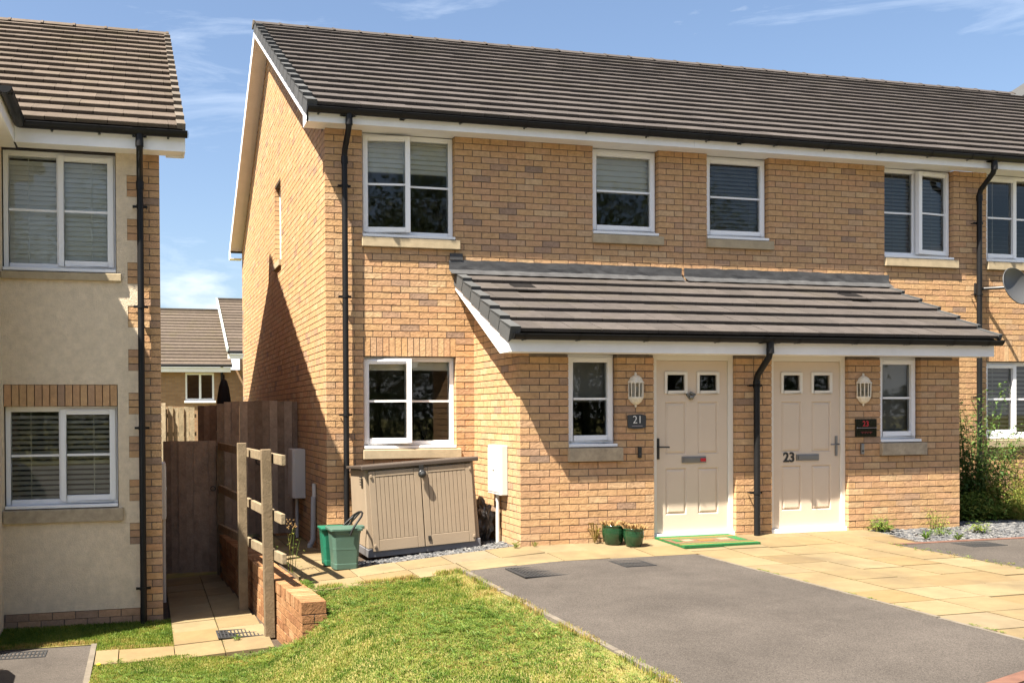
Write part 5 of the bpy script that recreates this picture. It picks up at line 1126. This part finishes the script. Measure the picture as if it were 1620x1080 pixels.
# ------------------------------------------------------------------ plants
def leafy(name, label, cat, base, stems, m, leaf=(.05, .10), wide=.22, per=26, group=None, spread=.06, droop=.4, tint=(.2, .8), stemr=.006):
    """stems: list of (dx, dy, h, lean x, lean y)"""
    t = thing(name, label, cat, base, group); V_ = []; F_ = []; T2 = []; sbm = B()
    for dx, dy, h, lx, ly in stems:
        pts = [Vector((dx+lx*q*q, dy+ly*q*q, h*q)) for q in np.linspace(0, 1, 7)]; sbm.tube(pts, [stemr*(1-.75*i/6) for i in range(7)], 5, False)
        for i in range(per):
            q = (i+.5)/per*.92+.08; c = np.array((dx+lx*q*q, dy+ly*q*q, h*q)); a = i*2.4+random.uniform(-.5, .5); l = random.uniform(*leaf)*(1.15-.5*q); d = np.array((math.cos(a), math.sin(a), 0)); s_ = np.array((-d[1], d[0], 0)); up = random.uniform(.1, .7); w = l*wide; k = len(V_); o = c+d*random.uniform(0, spread)
            V_ += [o, o+d*l*.45+s_*w+np.array((0, 0, l*up*.5)), o+d*l*.5+np.array((0, 0, l*up*.42)), o+d*l*.45-s_*w+np.array((0, 0, l*up*.5)), o+d*l*(1-.15*droop)+np.array((0, 0, l*(up*.5-droop*random.uniform(.3, 1))))]
            F_ += [(k, k+1, k+2), (k, k+2, k+3), (k+1, k+4, k+2), (k+2, k+4, k+3)]; tn = random.uniform(*tint); T2 += [tn]*4
    o = sbm.build('stems', m, t, local=True); f = meshfast('leaves', np.array(V_), np.array(F_), T2, m); f.parent = t; return t
st = []
for i in range(38):
    a = random.uniform(0, 6.28); r = random.uniform(0, .36); h = random.uniform(.9, 1.9)*(1-.3*r); st.append((r*math.cos(a)*1.3, r*math.sin(a)*.5, h, math.cos(a)*random.uniform(.1, .5), math.sin(a)*.2-.05))
leafy('shrub', 'tall wild dark-leaved shrub growing in front of the black downpipe at the right', 'shrub', (8.72, -.48, -.02), st, leafm, (.08, .15), .17, 56, droop=.5, tint=(0, .75), stemr=.007)
st = []
for i in range(60):
    a = random.uniform(0, 6.28); r = random.uniform(0, .55); st.append((r*math.cos(a), r*math.sin(a)*.5, random.uniform(.35, 1.05), math.cos(a)*random.uniform(.05, .25), math.sin(a)*.15))
leafy('shrub', 'yellowish feathery shrub at the right edge beside the tall dark one', 'shrub', (9.15, -.72, -.02), st, weedm, (.045, .095), .18, 60, tint=(.3, .95))
st = []
for i in range(90):
    a = random.uniform(0, 6.28); r = random.uniform(0, .55); st.append((r*math.cos(a)*1.2, r*math.sin(a)*.4, random.uniform(.10, .42), math.cos(a)*.1, math.sin(a)*.1-.03))
leafy('leafy_weeds', 'low bright green weeds at the foot of the right end wall of the porch', 'weeds', (8.25, -.78, -.02), st, weedm, (.07, .14), .2, 26, tint=(.05, .8))
st = [(random.uniform(-.45, .45), random.uniform(-.12, .12), random.uniform(.15, .55), random.gauss(0, .08), random.gauss(0, .05)) for _ in range(150)]
leafy('tall_grass', 'straw coloured wild grass below the window at the right edge', 'weeds', (9.1, -1.05, -.02), st, weedm, (.08, .16), .05, 9, tint=(.45, 1), stemr=.003)
def weed(x, y, label, n=14, r=.09, lift=1.0, tn=.35, zf=zs):
    o = rosettes('weed', [(0, 0, 0, r, n, lift, tn), (.03, .02, 0, r*.8, n//2, lift*1.4, tn)], weedm, label=label, cat='weed', group='weeds at the foot of walls'); o.location = (x, y, zf(x, y)); return o
weed(1.72, -1.50, 'small dandelion weed at the left front corner of the porch', 16, .06, 1.3, .4); weed(1.93, -1.51, 'yellow-green weed just right of the porch corner', 13, .05, 1.3, .6)
weed(2.62, -1.52, 'thin brown dried weed left of the green pots', 14, .10, 2.6, 1.0); 
def clump(x, y, label, n, h, leaf, tint):
    st = [(random.gauss(0, .05), random.gauss(0, .035), h*random.uniform(.5, 1.1), random.gauss(0, .05), random.gauss(0, .03)-.02) for _ in range(n)]
    leafy('weed', label, 'weed', (x, y, zs(x, y)-.01), st, weedm, leaf, .13, 7, 'weeds at the foot of walls', tint=tint, stemr=.003)
clump(6.22, -1.58, 'broad clump of weed in the gravel right of the second front door', 22, .17, (.06, .11), (.1, .7)); clump(6.98, -1.60, 'tall pale weed in the slate gravel by the right corner of the porch', 14, .24, (.05, .09), (.4, .95))
clump(6.62, -1.95, 'low ragged weed in the middle of the slate gravel', 12, .11, (.04, .08), (.1, .6)); clump(7.25, -1.9, 'straggling weed at the right end of the slate gravel', 14, .13, (.05, .09), (.2, .8))
weed(6.25, -2.20, 'dark weed at the front edge of the slate gravel', 20, .09, .9, .15); weed(6.55, -2.33, 'feathery weed between the slabs and the dark grating', 26, .07, 1.0, .35); weed(-1.22, -1.80, 'small weed growing by the grating in the alley', 20, .055, .9, .3, za)
t = leafy('wildflower', 'leggy wildflower with dry seed heads beside the timber fence', 'wildflower', (-.60, -1.15, -.19), [(.02, 0, .52, .03, 0), (-.02, .02, .46, .05, 0), (0, -.03, .40, -.03, 0), (.05, .02, .34, .06, .02)], weedm, (.03, .06), .2, 9, tint=(.2, .95), stemr=.004)
V_ = []
b = B()
for i in range(22): a = random.uniform(0, 6.28); b.lathe([(0, -.008), (.008, 0), (0, .012)], (.03+random.gauss(0, .035), random.gauss(0, .03), .50+random.uniform(-.05, .05)), 5)
b.build('seed_heads', drystem, t, local=True)
st = [(random.uniform(-.04, .04), random.uniform(-.35, .35), random.uniform(.08, .22), random.gauss(0, .03), random.gauss(0, .04)) for _ in range(14)]
leafy('leafy_weeds', 'green weeds in the soil strip behind the timber rails', 'weeds', (-.66, .1, -.2), st, weedm, (.04, .08), .25, 9, tint=(.1, .6))
fl = thing('dandelion', 'yellow dandelion flower at the corner of the tarmac and yellow slabs at lower left', 'flower', (-2.44, -2.33, -.75)); B().lathe([(0, 0), (.014, .004), (.022, .012), (.012, .02), (0, .018)], (0, 0, .035), 10).build('flower_head', mat('yellow petals', (.75, .58, .02), .7), fl, local=True); B().tube([(0, 0, 0), (0, 0, .04)], .003, 5).build('stem', weedm, fl, local=True)

# ------------------------------------------------------------------ trees across the road, behind the camera (mirrored in the windows)
TREES = {}
bark = mat('bark', (.12, .09, .07), .95)
def tree(x, y, h, label, kind):
    t = thing('broadleaf_tree', label, 'tree', (x, y, -.25), 'trees across the road', (0, 0, x)); t.scale = (1, 1, 1)
    if kind not in TREES:
        H_ = 12.; b = B(); b.tube([(0, 0, 0), (.08, 0, H_*.3), (0, .1, H_*.6)], [.22, .17, .06], 8); cl = []
        r2 = np.random.default_rng(kind+3)
        for i in range(12): a = i*2.4+kind; q = (.22+.72*i/12); e = Vector((math.cos(a)*H_*.2, math.sin(a)*H_*.2, H_*q)); b.tube([(0, .03, H_*(.15+.35*i/12)), e*.6+Vector((0, 0, H_*.12)), e], [.08, .05, .02], 6); cl.append(e)
        tr = b.build('trunk', bark, t, local=True); n = 15000
        c = np.array([cl[i] for i in r2.integers(0, 12, n)])+r2.normal(0, H_*.075, (n, 3)); c[:, 2] = np.maximum(c[:, 2], .8)
        u = r2.normal(0, 1, (n, 3)); u /= np.linalg.norm(u, axis=1)[:, None]; v = np.cross(u, r2.normal(0, 1, (n, 3))); v /= np.linalg.norm(v, axis=1)[:, None]; s_ = r2.uniform(.06, .15, n)[:, None]
        V_ = np.stack([c-u*s_, c-v*s_*.5, c+u*s_, c+v*s_*.5], 1).reshape(-1, 3); F_ = np.arange(n*4).reshape(n, 4)
        cr = meshfast('crown', V_, F_, r2.random(n), treem); cr.parent = t; TREES[kind] = (tr, cr)
    else:
        for o in TREES[kind]: c = o.copy(); link(c, t)
    for o in t.children: o.scale = (h/12,)*3
    return t
for i, (x, y, h) in enumerate(((-25, -31, 11), (-20, -29, 9), (-15, -31, 11), (-10.5, -28, 8), (-6, -30, 9.5), (-1.5, -29, 11.5), (3, -30, 12.5), (7, -29, 12), (11.5, -30, 13.5), (16, -29, 12), (20.5, -30, 13), (25, -29, 12))):
    tree(x, y, h, 'broadleaf tree across the road, seen only as a reflection in the windows', i % 3)
hg = thing('hedge', 'unseen hedge added across the road to darken the reflections in the lower windows', 'hedge', (0, -26.5, -.25))  # unseen hedge, added so the lower windows mirror something dark
r2 = np.random.default_rng(9); n = 26000; c = np.stack([r2.uniform(-32, 32, n), r2.normal(0, .28, n), r2.uniform(.02, 2.5, n)], 1); c[:, 2] += .15*np.sin(c[:, 0]*1.3)*(c[:, 2]/2.5)
u = r2.normal(0, 1, (n, 3)); u /= np.linalg.norm(u, axis=1)[:, None]; v = np.cross(u, r2.normal(0, 1, (n, 3))); v /= np.linalg.norm(v, axis=1)[:, None]; s_ = r2.uniform(.07, .16, n)[:, None]
f = meshfast('foliage', np.stack([c-u*s_, c-v*s_*.6, c+u*s_, c+v*s_*.6], 1).reshape(-1, 3), np.arange(n*4).reshape(n, 4), r2.random(n), treem); f.parent = hg
b = B()
for i in range(40): x = -31+i*1.6; b.tube([(x, 0, 0), (x+.1, .05, 1.2), (x, 0, 2.2)], [.05, .035, .01], 5)
b.build('stems', bark, hg, local=True)

# ------------------------------------------------------------------ the car whose shadow reaches into the lower left corner
pc = thing('parked_car', 'silver hatchback parked just outside the left edge, only its shadow reaches the tarmac', 'car', (-4.4, -4.3, -.76))
cp = mat('silver car paint', (.30, .31, .33), .3, metal=.6, spec=.5); tyre = mat('tyre rubber', (.02, .02, .02), .8)
prof = [(-2.05, .30), (-2.08, .62), (-1.98, .92), (-1.72, 1.38), (-1.2, 1.47), (-.2, 1.47), (.35, 1.34), (1.02, .98), (1.75, .88), (2.02, .70), (2.06, .34)]
b = B(); n = len(prof); secs = [(-.84, .0), (-.80, .55), (.80, .55), (.84, 0)]; vs = []
for x, k in ((-.86, 0), (-.62, 1), (.62, 1), (.86, 0)):
    for y, z in prof: vs.append((x if z < 1.0 else x, y, z if (k or z < .95) else .95+(z-.95)*.12))
fs = [(i*n+j, i*n+j+1, (i+1)*n+j+1, (i+1)*n+j) for i in range(3) for j in range(n-1)]+[tuple(range(n-1, -1, -1)), tuple(3*n+j for j in range(n))]
b.add(vs, fs, .5); b.build('body', cp, pc, local=True, bevel=.03)
for s_ in (-1, 1):
    b = B().add([(s_*.845, -1.45, .99), (s_*.845, .75, .99), (s_*.66, .2, 1.40), (s_*.66, -1.2, 1.42)], [(0, 1, 2, 3)], .5); b.build('side_window', blackg, pc, local=True)
    B().lathe([(0, -.05), (.06, -.05), (.085, .0), (.07, .05), (0, .06)], (s_*.98, .62, 1.02), 12, axis='y').build('door_mirror', cp, pc, local=True)
    for y in (-1.3, 1.3):
        b = B().tube([(s_*.66, y, .31), (s_*.865, y, .31)], .31, 24); w = b.build('wheel', tyre, pc, local=True); B().tube([(s_*.80, y, .31), (s_*.872, y, .31)], .20, 16).build('rim', chrome, w, local=True)
    B().box(s_*.70-.1, s_*.70+.1, 1.96, 2.055, .60, .72, .5).build('headlight', lampglass, pc, local=True)

rd = thing('reed_diffuser', 'small reed diffuser standing inside the ground floor window', 'reed diffuser', (1.22, .17, 1.06)); B().lathe([(0, 0), (.03, 0), (.032, .05), (.012, .07), (.012, .09), (0, .09)], (0, 0, 0), 12).build('bottle', blackg, rd, local=True)
b = B()
for i in range(6): a = i*1.05; b.tube([(0, 0, .05), (.06*math.cos(a), .03*math.sin(a), .27)], .0025, 5)
b.build('reeds', blackm, rd, local=True); B().box(.3, 1.7, .155, .262, 1.03, 1.055, .5).build('inner_sill', upvc, h21)
